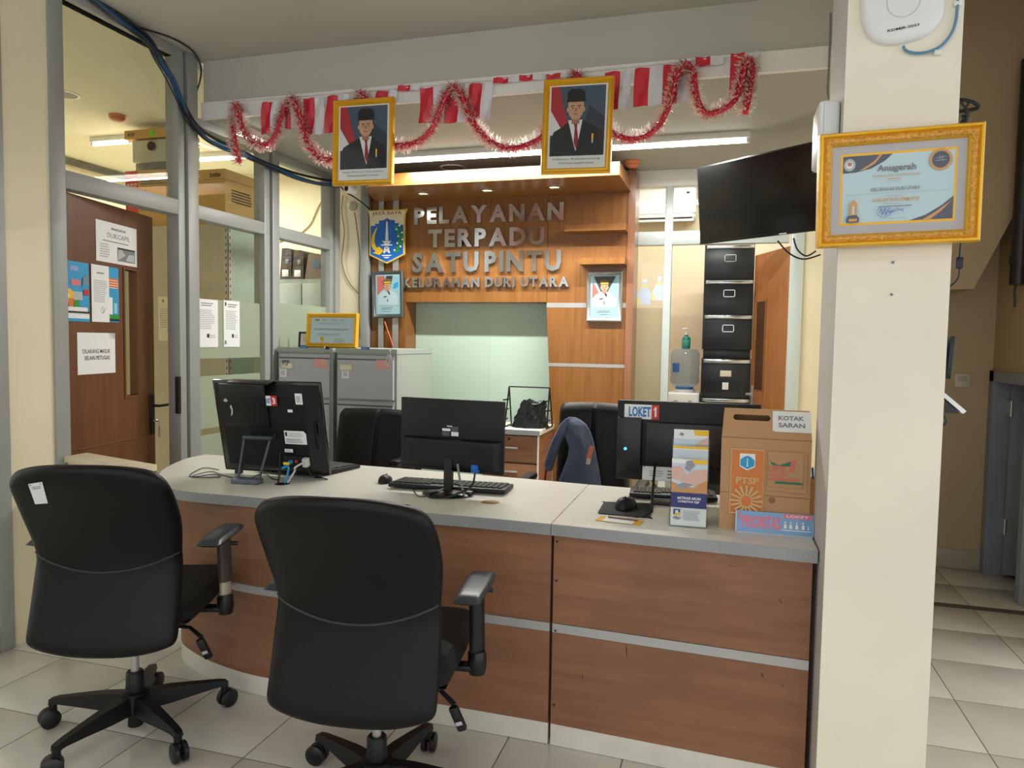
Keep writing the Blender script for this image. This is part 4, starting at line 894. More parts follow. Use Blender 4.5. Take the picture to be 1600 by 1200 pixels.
# ================================================================== BEHIND THE COUNTER
def exec_chair(label, c, rz, hw, zt, arm_side=None):
    t = thing('executive_chair', label, 'chair', (c.x, c.y, 0), rz, 'black leather chairs behind the counter')
    def bk(a, b, s):
        u = 2*a-1; v = b
        w = hw*(1 - (.10*(1-math.sqrt(max(0, 1-((v-.9)/.1)**2))) if v > .9 else 0))
        th = .10*((1-abs(u)**8)*(1-abs(2*v-1)**10))**.5*(1-.35*math.exp(-(u/.03)**2)*(s > 0))
        return (u*w, -.20 - .10*v + .02*u*u*-1 + s*-th/2*-1, .50 + (zt-.50-.01*u*u)*v)
    m = MB(); m.grid(lambda a, b: bk(a, b, 1), 48, 22); m.grid(lambda a, b: bk(a, b, -1), 48, 22)
    b_ = build('backrest', m, leather, t, weld=True)
    build('centre_seam', MB().tube([Vector(bk(.5, v/20, 1)) + Vector((0, .003, 0)) for v in range(1, 20)], .003, 6), MATS['seam thread'], b_)
    def seat(a, b, top):
        u = 2*a-1; v = 2*b-1; r = (1-abs(u)**8)*(1-abs(v)**8)
        return (u*.25, .06+v*.25, .45+(.06 if top else -.05)*r**.5)
    m = MB(); m.grid(lambda a, b: seat(a, b, 1), 14, 14); m.grid(lambda a, b: seat(a, b, 0), 14, 14); build('seat', m, leather, t, weld=True)
    for s in (-1, 1):
        build('armrest', MB().tube([(s*.24, -.12, .46), (s*.30, -.12, .52), (s*.30, -.10, .66), (s*.30, .0, .70), (s*.30, .14, .69), (s*.30, .17, .62), (s*.26, .16, .46)], .02, 10), plastic_b, t)
        build('armrest_pad', MB().rbox((s*.30, .03, .715), (.06, .24, .035), .014, 3), leather, t)
    build('gas_lift', MB().tube([(0, 0, .12), (0, 0, .41)], .022, 14), steel, t)
    for k in range(5):
        a = R(72*k+20); d = Vector((math.cos(a), math.sin(a), 0))
        build('base_arm', MB().tube([d*.02+Vector((0, 0, .10)), d*.3+Vector((0, 0, .08))], [.03, .018], 8), plastic_b, t)
        build('caster', MB().lathe([(.001, -.02), (.032, -.02), (.034, 0), (.032, .02), (.001, .02)], 16, d*.3+Vector((0, 0, .0345)), AXX), plastic_b, t)
    return t
Yc = 4.0; cc = AY(585, 645, Yc+.2)
exec_chair('black leather chair between the left computer and the middle monitor', Vector((cc.x, Yc, 0)), math.pi, AY(655, 650, Yc+.2).x-cc.x, AY(580, 639, Yc+.25).z)
Yc2 = 3.72; cc = AY(928, 640, Yc2+.25)
ch2 = exec_chair('black leather chair with a denim jacket over its back', Vector((cc.x, Yc2, 0)), math.pi, AY(987, 640, Yc2+.25).x-cc.x, AY(925, 629, Yc2+.28).z)
# jacket
jk_m = mat('navy denim', (84, 97, 124), .8, var=.2, scale=12, bump=.5, bscale=40)
YJ = Yc2+.14
jk = thing('denim_jacket', 'blue denim jacket draped over the right black leather chair', 'jacket', tuple(AY(905, 757, YJ)))
def drape(rows, depth, seed, yo=0):
    r_ = random.Random(seed); m = MB(); n = 20; rows2 = []
    for (a, b) in zip(rows, rows[1:]):
        for k in range(3): rows2.append(tuple(a[i]+(b[i]-a[i])*k/3 for i in range(3)))
    rows2.append(rows[-1]); v = []
    ph = r_.random()*6
    for i, (py, xl, xr) in enumerate(rows2):
        L_ = AY(xl, py, YJ); R_ = AY(xr, py, YJ); c = (L_+R_)/2; w = (R_.x-L_.x)/2; t = i/(len(rows2)-1)
        d = depth*min(1, .25+3*t)
        for j in range(n):
            a = 2*math.pi*j/n
            fold = 1+.34*math.sin(4*a+ph+2.6*t)*min(1, t*3)*(.5 if abs(math.sin(a)) < .35 else 1)
            v.append(Vector((c.x+w*math.cos(a), YJ+yo-d*math.sin(a)*fold, c.z)))
    f = [(i*n+j, i*n+(j+1) % n, (i+1)*n+(j+1) % n, (i+1)*n+j) for i in range(len(rows2)-1) for j in range(n)]
    f += [tuple(range(n))[::-1], tuple(range((len(rows2)-1)*n, len(rows2)*n))]
    return m.add(v, f)
body = [(652, 888, 900), (656, 884, 908), (662, 879, 916), (672, 878, 922), (685, 883, 927), (700, 889, 930), (715, 887, 933), (735, 880, 937), (757, 871, 940), (800, 868, 944)]
build('jacket_body', drape(body, .045, 3), jk_m, jk, world=True)
slv = [(654, 884, 893), (664, 875, 890), (676, 869, 887), (690, 862, 878), (704, 857, 873), (716, 853, 869), (726, 851, 866), (734, 857, 863)]
build('sleeve', drape(slv, .04, 5, -.01), jk_m, jk, world=True)
c0 = AY(921, 711, YJ-.05); a_ = Matrix.Translation(c0) @ Matrix.Rotation(R(14), 4, 'Y')
p = MB().rbox((0, 0, 0), (.026, .004, .10), .001).tf(a_); build('orange_patch', p, mat('patch orange', (206, 128, 92), .7), jk, world=True)
build('white_patch', MB().rbox((.004, -.0025, -.035), (.022, .003, .032), .001).tf(a_), mat('patch white', (214, 196, 190), .7), jk, world=True)
o = build('red_strap', MB().tube(smooth_path([tuple(AY(*q, YJ+.02)) for q in ((867, 682), (860, 700), (855, 722), (852, 745), (850, 765))], 4), .007, 6), mat('red webbing', (150, 50, 52), .7)); tag(o, 'thin red strap hanging beside the jacket sleeve', 'strap')

# --- filing cabinets
def filing_cabinet(label, x0, x1, yf, depth, zt, body_m, face_m, labels, nd=4):
    t = thing('filing_cabinet', label, 'filing cabinet', ((x0+x1)/2, yf, 0))
    w = (x1-x0)/2
    build('body', MB().box(-w, w, .012, depth, .0, zt-.03).box(-w-.004, w+.004, 0, depth+.002, zt-.032, zt), body_m, t, smooth=False)
    dh = (zt-.05-.06)/nd
    for k in range(nd):
        z1 = zt-.045-k*dh; z0 = z1-dh+.014
        d = build('drawer', MB().rbox((0, .0, (z0+z1-.03)/2), (2*w-.035, .024, z1-.03-z0), .004).prism([(-.004, z1-.03), (.012, z1-.03), (.012, z1), (.0, z1-.002)], -w+.0175, w-.0175, 'x'), face_m, t, smooth=False)
        build('handle_groove', MB().box(-w+.02, w-.02, -.0125, .006, z1-.034, z1-.024), mat('groove grey', (92, 94, 98), .5), d)
        hz_ = z1-.085
        lb = build('label_holder', MB().rbox((-w+.085, -.0135, hz_), (.105, .004, .05), .001), chrome if face_m is cab_k else mat('label holder', (190, 188, 170), .4), d)
        build('label_card', MB().rbox((-w+.085, -.016, hz_), (.088, .002, .034), .0005), paper_c, d)
    return t
ZF = AY(524, 544, 4.5).z
xa, xb = -3.06, AY(519, 600, 4.5).x; xc, xd = AY(525, 600, 4.5).x, AY(619, 600, 4.5).x
fc1 = filing_cabinet('grey filing cabinet against the glazing, under the gold-framed certificate', xa, xb, 4.5, .62, ZF, cab_s, cab_g, 1)
fc2 = filing_cabinet('grey filing cabinet with a bunch of keys in its lock', xc, xd, 4.5, .62, ZF, cab_s, cab_g, 1)
for fc, dx in ((fc1, 0), (fc2, 97)):
    def L_(px, py): return local_hit(fc, px+dx, py+dx*.02, -.013)
    a, b = L_(437, 589), L_(448, 574); p = Pic(fc, b.x-a.x, b.z-a.z, Matrix.Translation(((a.x+b.x)/2, -.0135, a.z)), 'asset_sticker'); p.rect(0, 0, 1, 1, paper).lines(.2, .25, .8, .7, 4, ink_g).done()
    a, b = L_(491, 575), L_(512, 561); p = Pic(fc, b.x-a.x, b.z-a.z, Matrix.Translation(((a.x+b.x)/2, -.0135, a.z)), 'red_sticker'); p.poly([(0, .1), (.15, 0), (1, .05), (1, .75), (.8, 1), (0, 1)], mat('faded red', (230, 166, 160), .5)).poly([(.45, .5), (.6, .85), (.95, .75), (.98, .3), (.6, .25)], mat('faded cream', (214, 196, 170), .5)).lines(.4, .3, .95, .75, 4, MATS['faded red']).done()
    a, b = L_(466, 544), L_(479, 540.5); p = Pic(fc, b.x-a.x, b.z-a.z, Matrix.Translation(((a.x+b.x)/2, -.0005, a.z)), 'maker_plate'); p.rect(0, 0, 1, 1, blue).lines(.1, .35, .9, .9, 1, ink_lg).done()
a, b = local_hit(fc1, 441, 571, -.018), local_hit(fc1, 451, 563, -.018)
build('lettering', text_mb('PTSP', a.x, b.x, a.z, b.z, -.0175), ink, fc1, smooth=False, normals=False)
def lockset(fc, q, keys):
    c = local_hit(fc, *q, 0); l = build('lock', MB().lathe([(.011, 0), (.011, .008), (.004, .009)], 14, (c.x, 0, c.z), Matrix(((1, 0, 0), (0, 0, -1), (0, 1, 0)))), chrome, fc)
    if keys:
        m = MB().tube([(c.x+.012*math.cos(a*.7), -.02, c.z-.02+.014*math.sin(a*.7)) for a in range(9)], .002, 5, True)
        for k, a in enumerate((-.3, .05, .35)): m.rbox((c.x+a*.05, -.02-.003*k, c.z-.055), (.013, .003, .055), .001, 1, Euler((0, -a, 0)))
        build('key_bunch', m, steel, l)
lockset(fc1, (509, 543.5), False); lockset(fc2, (610, 547.5), True)
build('black_cloth', MB().rbox((local_hit(fc1, 512, 543, 0).x, -.004, local_hit(fc1, 512, 543.5, 0).z), (.03, .012, .02), .005), plastic_b, fc1)
# framed certificate and small frame on the cabinet
def cert_frame(name, label, cat, tl, tr, br, bl_, Y, prof, fm, draw, tilt=0, group=None, glassy=True, backd=.02):
    b, w, h, ry = px_frame(tl, tr, br, bl_, Y)
    t = thing(name, label, cat, tuple(b), rot=(tilt, ry, 0), group=group)
    m = MB(); ring(m, w, h, prof); fr_ = build('frame', m, fm, t)
    ins = prof[-1][0]; yp = prof[-1][1]
    build('backing', MB().box(-w/2+.004, w/2-.004, yp+.001, max(backd, yp+.003), .004, h-.004), mat('backing board', (120, 96, 66), .8), t)
    p = Pic(t, w-2*ins, h-2*ins, Matrix.Translation((0, yp+.0005, ins)), 'print'); draw(p, t); p.done()
    if glassy: build('glass', MB().add([(-w/2+ins, yp-.005, ins), (w/2-ins, yp-.005, ins), (w/2-ins, yp-.005, h-ins), (-w/2+ins, yp-.005, h-ins)], [(0, 1, 2, 3)]), picglass, t, smooth=False)
    return t
gprof = [(0, .02), (0, -.004), (.006, -.012), (.014, -.008), (.02, -.014), (.028, -.004), (.032, .003)]
pale = mat('certificate paper', (196, 220, 228), .5)
def draw1(p, t):
    p.rect(0, 0, 1, 1, pale)
    for u in (.1, .26, .50, .68): p.rect(u, .88, u+.1, .94, ink_g if u < .2 else ink_lg)
    p.lines(.2, .74, .8, .82, 2, ink_lg).text('PIAGAM PENGHARGAAN', .1, .50, .88, .58, ink_g, .0).lines(.15, .28, .85, .4, 3, ink_lg).lines(.55, .05, .85, .22, 4, ink_lg)
    p.ell(.28, .17, .05, .075, yellow).poly([(.25, .02), (.31, .02), (.31, .14), (.25, .14)], yellow).ell(.28, .17, .03, .045, mat('seal orange', (220, 160, 40), .5))
ct1 = cert_frame('framed_certificate', 'gold-framed pale certificate standing on the grey filing cabinet', 'certificate', (477.5, 485), (558, 484.5), (557, 540), (478, 538), 4.58, gprof, gold, draw1, tilt=R(-5))
ct1.location.z = ZF+.002
def draw2(p, t): p.rect(0, 0, 1, 1, paper_c).lines(.15, .3, .85, .85, 6, ink_lg)
ct2 = cert_frame('photo_frame', 'small black frame half hidden behind the gold certificate frame', 'picture frame', (467, 513), (497, 513), (497, 537), (466, 537), 4.72, [(0, .01), (0, -.004), (.01, -.004), (.012, .004)], plastic_b, draw2, tilt=R(-6)); ct2.location.z = ZF+.001

# --- low drawer unit with rack and bag
f0 = AZ(843, 673, .8)
du = thing('drawer_unit', 'low wooden drawer unit with a white top in front of the mint niche', 'drawer unit', (f0.x-.22, f0.y, 0))
build('carcass', MB().box(-.21, .213, .02, .44, 0, .755), wood_c, du, smooth=False)
build('top', MB().rbox((0, .22, .782), (.45, .47, .036), .003), white_top, du); build('edge_band', MB().box(-.225, .225, -.018, -.0145, .764, .80), edge_g, du)
for z0, z1 in ((.56, .755), (.02, .55)):
    d = build('drawer', MB().rbox((0, .011, (z0+z1)/2), (.418, .018, z1-z0-.006), .002), wood_c, du)
    build('handle', MB().rbox((-.0, -.004, z1-.09 if z0 > .5 else z1-.06), (.12, .012, .012), .003), steel, d)
c = local_hit(du, 795, 686, 0); build('lock', MB().lathe([(.01, 0), (.008, .004)], 14, (c.x, .002, c.z), Matrix(((1, 0, 0), (0, 0, -1), (0, 1, 0)))), plastic_b, du)
build('edge_trim', MB().box(.206, .214, -.002, .02, 0, .76), white_p, du)
Yr = f0.y+.12; rk_b = AZ(826, 663, .8)
rk = thing('display_rack', 'black wire A-frame rack on the low drawer unit', 'rack', (AY(826, 660, Yr+.06).x, Yr+.06, .80))
wd_ = (AY(858, 640, Yr+.06).x - AY(793, 640, Yr+.06).x)/2; zt2 = local_hit(rk, 826, 605, 0).z
for s in (-1, 1):
    for yy in (-.09, .09): build('leg', MB().tube([(s*wd_, yy, .004), (s*wd_*.97, 0, zt2)], .006, 8), plastic_b, rk)
    for k, z in enumerate((.06, .13, .20)):
        build('peg', MB().tube([(s*wd_-.028, -.085+.075*z/zt2-.01, z), (s*wd_+.022, -.085+.075*z/zt2-.012, z+.008)], .006, 8), plastic_b, rk)
    build('foot_bar', MB().tube([(s*wd_, -.09, .006), (s*wd_, .09, .006)], .006, 8), plastic_b, rk)
build('top_bar', MB().tube([(-wd_*.97, 0, zt2), (wd_*.97, 0, zt2)], .005, 8), plastic_b, rk)
bag_m = mat('black bin bag', (20, 24, 24), .28, bump=.5, bscale=45)
bg_ = thing('plastic_bag', 'crumpled black plastic bag inside the wire rack', 'bag', (AY(824, 660, Yr).x, Yr+.05, .801))
def bagf(a, b):
    th = 2*math.pi*a; t = b; r_ = (1-abs(t*1.02)**3)**.5 if t < .98 else .2
    wx = .135*(1-.45*t)+.01*math.sin(5*th+3*t); wy = .085*(1-.3*t)
    cr = 1+.10*math.sin(7*th+9*t)*(.3+t)+.06*math.sin(11*th-14*t)
    return (.045*t*t+wx*math.cos(th)*cr, wy*math.sin(th)*cr, .001+.185*t+.02*math.sin(2*th+1)*t)
build('bag_body', MB().grid(bagf, 40, 16), bag_m, bg_, weld=True)
build('bag_knot', MB().add([(-.035, -.01, .17), (.02, -.015, .185), (.085, -.01, .18), (.10, 0, .205), (.05, .0, .196), (.0, .0, .215), (-.04, 0, .19), (.02, .03, .175)], [(0, 1, 5, 6), (1, 2, 3, 4, 5), (0, 7, 6), (2, 7, 3), (3, 4, 5, 6, 7)]), bag_m, bg_)

# --- beyond the rear doorway
Yk = 6.42
k0, k1 = AY(1098, 500, Yk).x, AY(1176, 500, Yk).x
zl = AY(1130, 560, Yk).z; zu0 = AY(1130, 545, Yk).z
def black_cab(label, z0, z1, nd, handles):
    t = thing('steel_cabinet', label, 'filing cabinet', ((k0+k1)/2, Yk, z0)); w = (k1-k0)/2; h = z1-z0
    build('body', MB().box(-w, w, .01, .55, 0, h), cab_k, t, smooth=False)
    dh = h/nd
    for k in range(nd):
        zb = k*dh
        d = build('drawer', MB().rbox((0, 0, zb+dh/2), (2*w-.012, .02, dh-.006), .004), cab_k, t)
        build('handle', MB().rbox((0.006, -.016, zb+dh-.022), (2*w-.02, .022, .03), .004), chrome, d)
        if handles: 
            build('label_holder', MB().box(-.04, .055, -.013, -.010, zb+dh*.50, zb+dh*.52).box(-.04, .055, -.013, -.010, zb+dh*.69, zb+dh*.71).box(-.04, -.034, -.013, -.010, zb+dh*.5, zb+dh*.71).box(.049, .055, -.013, -.010, zb+dh*.5, zb+dh*.71), chrome, d)
        elif k == nd-1:
            build('label_card', MB().rbox((.0, -.012, zb+dh*.62), (.09, .002, .05), .0005), paper_c, d); build('sticker', MB().rbox((.0, -.012, zb+dh*.3), (.05, .002, .06), .0005), paper, d)
    return t
dhp = AY(1130, 437, Yk).z-AY(1130, 490, Yk).z
zu = AY(1130, 546, Yk).z
black_cab('black steel cabinet with chrome handles, upper unit of the stack', zu, AY(1130, 382, Yk).z, 3, True)
black_cab('black steel cabinet with paper labels, lower unit of the stack', 0, zl-.002, 4, False)
o = build('black_box', MB().rbox(((k0+k1)/2, Yk+.25, (zu+zl)/2), (k1-k0-.02, .45, zu-zl-.002), .003), cab_k); tag(o, 'flat black tray between the two stacked black cabinets', 'tray')
# water dispenser
Yd = 6.6; g0, g1 = AY(1047, 580, Yd).x, AY(1093, 580, Yd).x; gz0, gz1 = AY(1070, 609, Yd).z, AY(1070, 545, Yd).z; gr = (g1-g0)/2
wdp = thing('water_dispenser', 'white water dispenser standing inside the rear doorway', 'water dispenser', ((g0+g1)/2, Yd, 0))
build('cabinet', MB().rbox((0, .02, (gz0-.02)/2), (2*gr+.02, .30, gz0-.02), .015, 3), white_p, wdp)
build('tap', MB().rbox((-.06, -.15, gz0-.1), (.03, .05, .03), .005).rbox((.06, -.15, gz0-.1), (.03, .05, .03), .005), ink_g, wdp)
build('collar', MB().lathe([(gr*.75, -.02), (gr*.72, .012), (gr*.6, .012)], 28, (0, 0, gz0-.005)), white_p, wdp)
H = gz1-gz0
gb = thing('water_gallon', 'translucent blue water gallon on the dispenser', 'water bottle', ((g0+g1)/2, Yd, gz0+.008))
water = glass('gallon plastic', (222, 234, 242), .1, .05, diffuse=.10, translucent=.16)
build('gallon_shell', MB().lathe([(gr*.3, 0), (gr*.62, .015), (gr*.95, .05), (gr, .08), (gr*.96, .12), (gr, .15), (gr*.96, .19), (gr, .22), (gr, H-.08), (gr*.97, H-.04), (gr*.8, H-.012), (gr*.3, H-.008)], 36), water, gb)
build('cap_ring', MB().lathe([(gr*.55, 0), (gr*.62, .003), (gr*.6, .025), (gr*.5, .025)], 28), mat('cap blue', (40, 120, 180), .4), gb)
build('label', MB().add([(-.10+.02*0, -gr*.76, .15), (-.04, -gr*.98, .15), (-.04, -gr*.98, .23), (-.10, -gr*.76, .23)], [(0, 1, 2, 3)]), mat('label blue', (60, 104, 180), .4), gb, smooth=False)
pb = thing('pump_bottle', 'teal hand soap pump bottle standing on the water gallon', 'soap bottle', ((g0+g1)/2+.005, Yd, gz0+.001+H))
teal = mat('teal soap', (20, 128, 118), .2)
build('bottle_body', MB().lathe([(.03, 0), (.036, .004), (.037, .09), (.028, .105), (.014, .112), (.014, .125)], 24), teal, pb); build('label', MB().lathe([(.0375, .03), (.0378, .031), (.0378, .075), (.0375, .076)], 24), mat('soap label', (70, 160, 150), .4), pb)
build('pump', MB().lathe([(.017, .122), (.017, .14), (.006, .142), (.006, .17)], 16).rbox((-.012, -.012, .175), (.05, .02, .014), .004), white_p, pb)
# air conditioner on the rear room wall
ac0, ac1 = AY(992, 300, 7.2), AY(1085, 338, 7.2)
ac = thing('air_conditioner', 'white wall air conditioner seen through the rear panes', 'air conditioner', ((ac0.x+ac1.x)/2-.03, 7.02, ac1.z-.06))
wA = (ac1.x-ac0.x)/2+.05
build('body', MB().rbox((0, .11, .16), (2*wA, .22, .29), .03, 3), white_p, ac); build('louver', MB().rbox((0, .03, .015), (2*wA-.04, .10, .012), .004, rot=Euler((.5, 0, 0))), white_p, ac); build('air_outlet', MB().box(-wA+.03, wA-.03, .005, .07, .018, .036), plastic_b, ac)
build('panel_line', MB().box(-wA, wA, -.002, .01, .06, .064), ink_g, ac); build('indicator', MB().box(wA-.09, wA-.06, -.003, .002, .24, .26), ink, ac)

# --- side room contents
xc_, yc_ = AX(357, 420, -3.5).x, AX(357, 420, -3.5).y
zc_ = AY(357, 350, yc_).z
sh = thing('storage_rack', 'tall grey steel rack with perforated posts behind the glazing', 'rack', (-3.98, yc_, 0))
rk_m = mat('rack enamel', (196, 190, 172), .5, var=.02); rk_s = mat('rack side', (186, 198, 184), .5, var=.03)
build('front_panel', MB().box(-.47, .455, .0, .012, 0, zc_-.02), rk_m, sh, smooth=False); build('side_panel', MB().box(.468, .478, .02, .62, 0, zc_-.02), rk_s, sh, smooth=False)
build('top_shelf', MB().box(-.48, .482, -.005, .63, zc_-.02, zc_), rk_m, sh); build('front_panel', MB().box(-.48, -.47, 0, .62, 0, zc_-.02), rk_m, sh)
build('corner_post', MB().box(.445, .482, -.004, .0, 0, zc_-.02).box(.478, .482, -.004, .035, 0, zc_-.02), mat('post enamel', (206, 202, 188), .5), sh)
hl = MB(); z = .9
while z < zc_-.05:
    hl.box(.458, .466, -.0055, -.004, z, z+.02).box(.4815, .4835, .012, .02, z, z+.02); z += .05
build('post_hole', hl, alu_d, sh, smooth=False)['kind'] = 'stuff'
def carton(label, q0, q1, Y, depth, x_side, text=None, m=cardb2, red_part=None, z0=zc_+.001):
    a, b = AY(*q0, Y), AY(*q1, Y)
    t = thing('carton', label, 'box', ((a.x+b.x)/2, Y, z0)); w = (b.x-a.x)/2; h = a.z-z0
    build('carton_body', MB().box(-w, w, 0, depth, 0, h), m, t, smooth=False)
    return t, w, h
bt, bw, bh = carton('large tan printer carton on top of the steel rack', (305, 266), (352, 345), yc_+.03, .52, None)
build('flap_line', MB().box(-bw, bw, -.001, 0, bh-.075, bh-.072).box(bw, bw+.001, 0, .52, bh-.075, bh-.072), MATS['cardboard edge'], bt)
build('lettering', text_mb('brother', -.0, bw*.75, bh-.058, bh-.02, -.0015, .02), mat('carton ink', (70, 62, 50), .6), bt, smooth=False, normals=False)
mxs = Matrix.Translation((bw, 0, 0)) @ Matrix.Rotation(R(90), 4, 'Z')
p = Pic(bt, .30, .12, Matrix.Translation((bw+.001, .22, bh-.24)) @ Matrix.Rotation(R(90), 4, 'Z'), 'carton_print'); p.lines(.0, .1, .8, .95, 5, MATS['carton ink'], .5).done()
rt, rw, rh = carton('carton with a red end panel beside the printer carton', (196, 268), (270, 345), yc_+.03, .4, None)
p = Pic(rt, 2*rw, rh, Matrix.Translation((0, -.001, 0)), 'carton_print'); p.rect(0, 0, .27, 1, mat('carton red', (214, 78, 82), .5)).text('OUTLET', .03, .66, .25, .78, paper, .02).rect(.33, .58, .37, .68, ink_g).rect(.4, .6, .45, .67, ink_g).lines(.33, .75, .9, .85, 2, ink_g).lines(.33, .3, .5, .45, 2, ink_g).done()
zz = zc_+.002+rh
a, b = AY(206, 206, yc_+.06), AY(270, 250, yc_+.06)
pj = thing('projector', 'silver projector box stacked on the red-ended carton', 'projector', ((a.x+b.x)/2, yc_+.06, zz))
h3 = min(a.z, 2.93)-zz; w3_ = (b.x-a.x)/2
build('case', MB().rbox((0, .15, h3*.62), (2*w3_, .3, h3*.7), .01), mat('silver plastic', (186, 188, 184), .3, metal=.3), pj); build('base', MB().rbox((0, .16, h3*.14), (2*w3_-.02, .28, h3*.28), .006), ink_g, pj)
build('lens', MB().lathe([(.001, 0), (.03, 0), (.034, .015), (.02, .016)], 20, (.0, .0, h3*.75), Matrix(((1, 0, 0), (0, 0, -1), (0, 1, 0)))), plastic_b, pj)
ac_z = zz+h3+.001
ab, aw, ah = carton('slim tan carton lying on the silver projector', (195, 193), (270, 206), yc_+.05, .3, None, z0=ac_z) if False else (None, 0, 0)
sl_t = thing('carton', 'slim tan carton with a green sticker at the top of the pile', 'box', ((a.x+b.x)/2-.02, yc_+.05, ac_z))
build('carton_body', MB().box(-w3_-.04, w3_+.02, 0, .3, 0, .065), cardb2, sl_t, smooth=False); build('lettering', text_mb('acer', -w3_-.01, -w3_+.06, .02, .045, -.001, .02), MATS['carton ink'], sl_t, smooth=False, normals=False)
build('green_sticker', MB().rbox((.03, -.001, .03), (.05, .002, .045), .0005), mat('neon green', (120, 220, 60), .5), sl_t)
# dark archive boxes on a grey cupboard
Yq = 5.75; u0, u1 = AY(436, 450, Yq).x, AY(508, 450, Yq).x; zq = AY(470, 436, Yq).z
cp = thing('steel_cupboard', 'pale grey steel cupboard seen through the last glass pane', 'cupboard', ((u0+u1)/2, Yq, 0))
wq = (u1-u0)/2
build('body', MB().box(-wq, wq, .01, .45, 0, zq), cab_s, cp, smooth=False); build('door', MB().rbox((-wq/2, .004, zq/2), (wq-.01, .014, zq-.08), .003), cab_s, cp); build('door', MB().rbox((wq/2, .004, zq/2), (wq-.01, .014, zq-.08), .003), cab_s, cp)
build('handle', MB().rbox((0.03, -.01, zq-.3), (.015, .02, .12), .004), steel, cp)
dk = mat('dark archive board', (66, 56, 46), .6); dk2 = mat('brown archive board', (112, 92, 74), .6)
for i, (a_, b_, yt, m_, lab) in enumerate(((437, 455, 388, dk, 'dark brown archive box at the left of the cupboard top'), (456, 474, 391, dk, 'dark brown archive box with a square sticker'), (476, 506, 397, dk2, 'faded brown paper bag printed with a blue emblem'))):
    xa_, xb_ = AY(a_, 420, Yq+.03).x, AY(b_, 420, Yq+.03).x; zt3 = AY(a_, yt, Yq+.03).z-zq
    t = thing('archive_box', lab, 'box', ((xa_+xb_)/2, Yq+.03, zq+.001)); w = (xb_-xa_)/2
    build('box_body', MB().prism([(-w, 0), (w, 0), (w, zt3-.02), (w*.4, zt3), (-w*.6, zt3)], 0, .3, 'y'), m_, t, smooth=False)
    if i < 2: build('spine_label', MB().rbox((0, -.002, zt3*.2), (w*1.1, .003, .06), .001), paper, t); build('sticker', MB().rbox((w*.3, -.002, zt3*.58), (w*.6, .003, .04), .001), ink_g, t)
    else: build('emblem', MB().lathe([(.045, 0), (.045, .002)], 8, (0.02, 0, zt3*.6), Matrix(((1, 0, 0), (0, 0, -1), (0, 1, 0)))), mat('faded blue', (70, 96, 116), .6), t)
# ================================================================== WALL SIGN AND PICTURES
sg = thing('wall_sign', 'chrome letters spelling out the service name on the wooden wall', 'sign', tuple(AY(760, 448, YW)))
sx, sy_, sz = sg.location
def row(s, xl, xr, tl, bl_, tr, br, gaps=None, off=.042, sp=.12, thick=.03):
    """letters between two measured ends; heights from the photograph's left and right letter"""
    A = AY(xl, (tl+bl_)/2, YW-.02); B = AY(xr, (tr+br)/2, YW-.02)
    zt_l, zb_l = AY(xl, tl, YW-.02).z, AY(xl, bl_, YW-.02).z; zt_r, zb_r = AY(xr, tr, YW-.02).z, AY(xr, br, YW-.02).z
    h = ((zt_l-zb_l)+(zt_r-zb_r))/2; zb = (zb_l+zb_r)/2
    ws = []
    for ch in s:
        if ch == ' ': ws.append((gaps or .25)); continue
        v, f = text_mesh(ch, off, .5); ws.append((max(p.x for p in v)-min(p.x for p in v)))
    tot = sum(ws)+sp*(len(s)-1); k = (B.x-A.x)/tot; x = A.x
    for ch, w in zip(s, ws):
        if ch != ' ':
            build('letter', text_mb(ch, x, x+w*k, zb, zb+h, YW-.015, off, thick), chrome, sg, world=True, smooth=False)
        x += (w+sp)*k
row('PELAYANAN', 648, 881, 324, 351, 317, 344)
row('TERPADU', 669.5, 851, 359, 387, 354, 383)
row('SATU PINTU', 645, 877, 394.5, 426, 391, 424, gaps=.02)
row('KELURAHAN DURI UTARA', 631, 889, 434, 449, 432.5, 448.5, gaps=.28, off=.042, sp=.10, thick=.035)
# crest
b0, w, h, ry = px_frame((573, 327), (637, 326), (634, 412), (575, 412), YW-.06)
cr = thing('city_crest', 'blue and white shield crest mounted on two metal straps', 'crest', tuple(b0))
shield = [(0, 1), (.04, .985), (.5, .985), (.96, .985), (1, 1), (.955, .9), (.945, .8), (.945, .16), (.5, 0), (.055, .16), (.055, .8), (.045, .9)]
build('board', MB().prism([(-w/2+u*w, v*h) for u, v in shield], 0, .02, 'y'), mat('crest edge gold', (222, 190, 70), .4), cr, smooth=False)
p = Pic(cr, w, h, None, 'crest_print'); cwh = mat('crest cream', (226, 220, 190), .5); cbl = mat('crest blue', (22, 104, 196), .45)
ins = lambda f: [(.5+(u-.5)*f, .5+(v-.5)*f) for u, v in shield]
p.poly(ins(.955), cwh).text('JAYA RAYA', .13, .875, .87, .955, mat('crest red', (160, 44, 50), .5), .01)
p.poly([(.085, .70), (.2, .70), (.2, .735), (.3, .735), (.3, .79), (.42, .80), (.5, .835), (.58, .80), (.7, .79), (.7, .735), (.8, .735), (.8, .70), (.915, .70), (.915, .175), (.5, .03), (.085, .175)], cbl)
p.poly([(.46, .42), (.54, .42), (.515, .78), (.485, .78)], paper).ell(.5, .785, .018, .02, red).poly([(.38, .415), (.62, .415), (.57, .38), (.43, .38)], paper).rect(.36, .33, .64, .352, paper).poly([(.42, .37), (.58, .37), (.55, .34), (.45, .34)], paper)
p.stroke([(.43, .2), (.47, .3), (.53, .3), (.57, .2)], .012, paper).stroke([(.44, .29), (.56, .2)], .008, paper).stroke([(.56, .29), (.44, .2)], .008, paper).poly([(.36, .16), (.64, .16), (.6, .14), (.4, .14)], paper).poly([(.42, .12), (.58, .12), (.54, .1), (.46, .1)], paper)
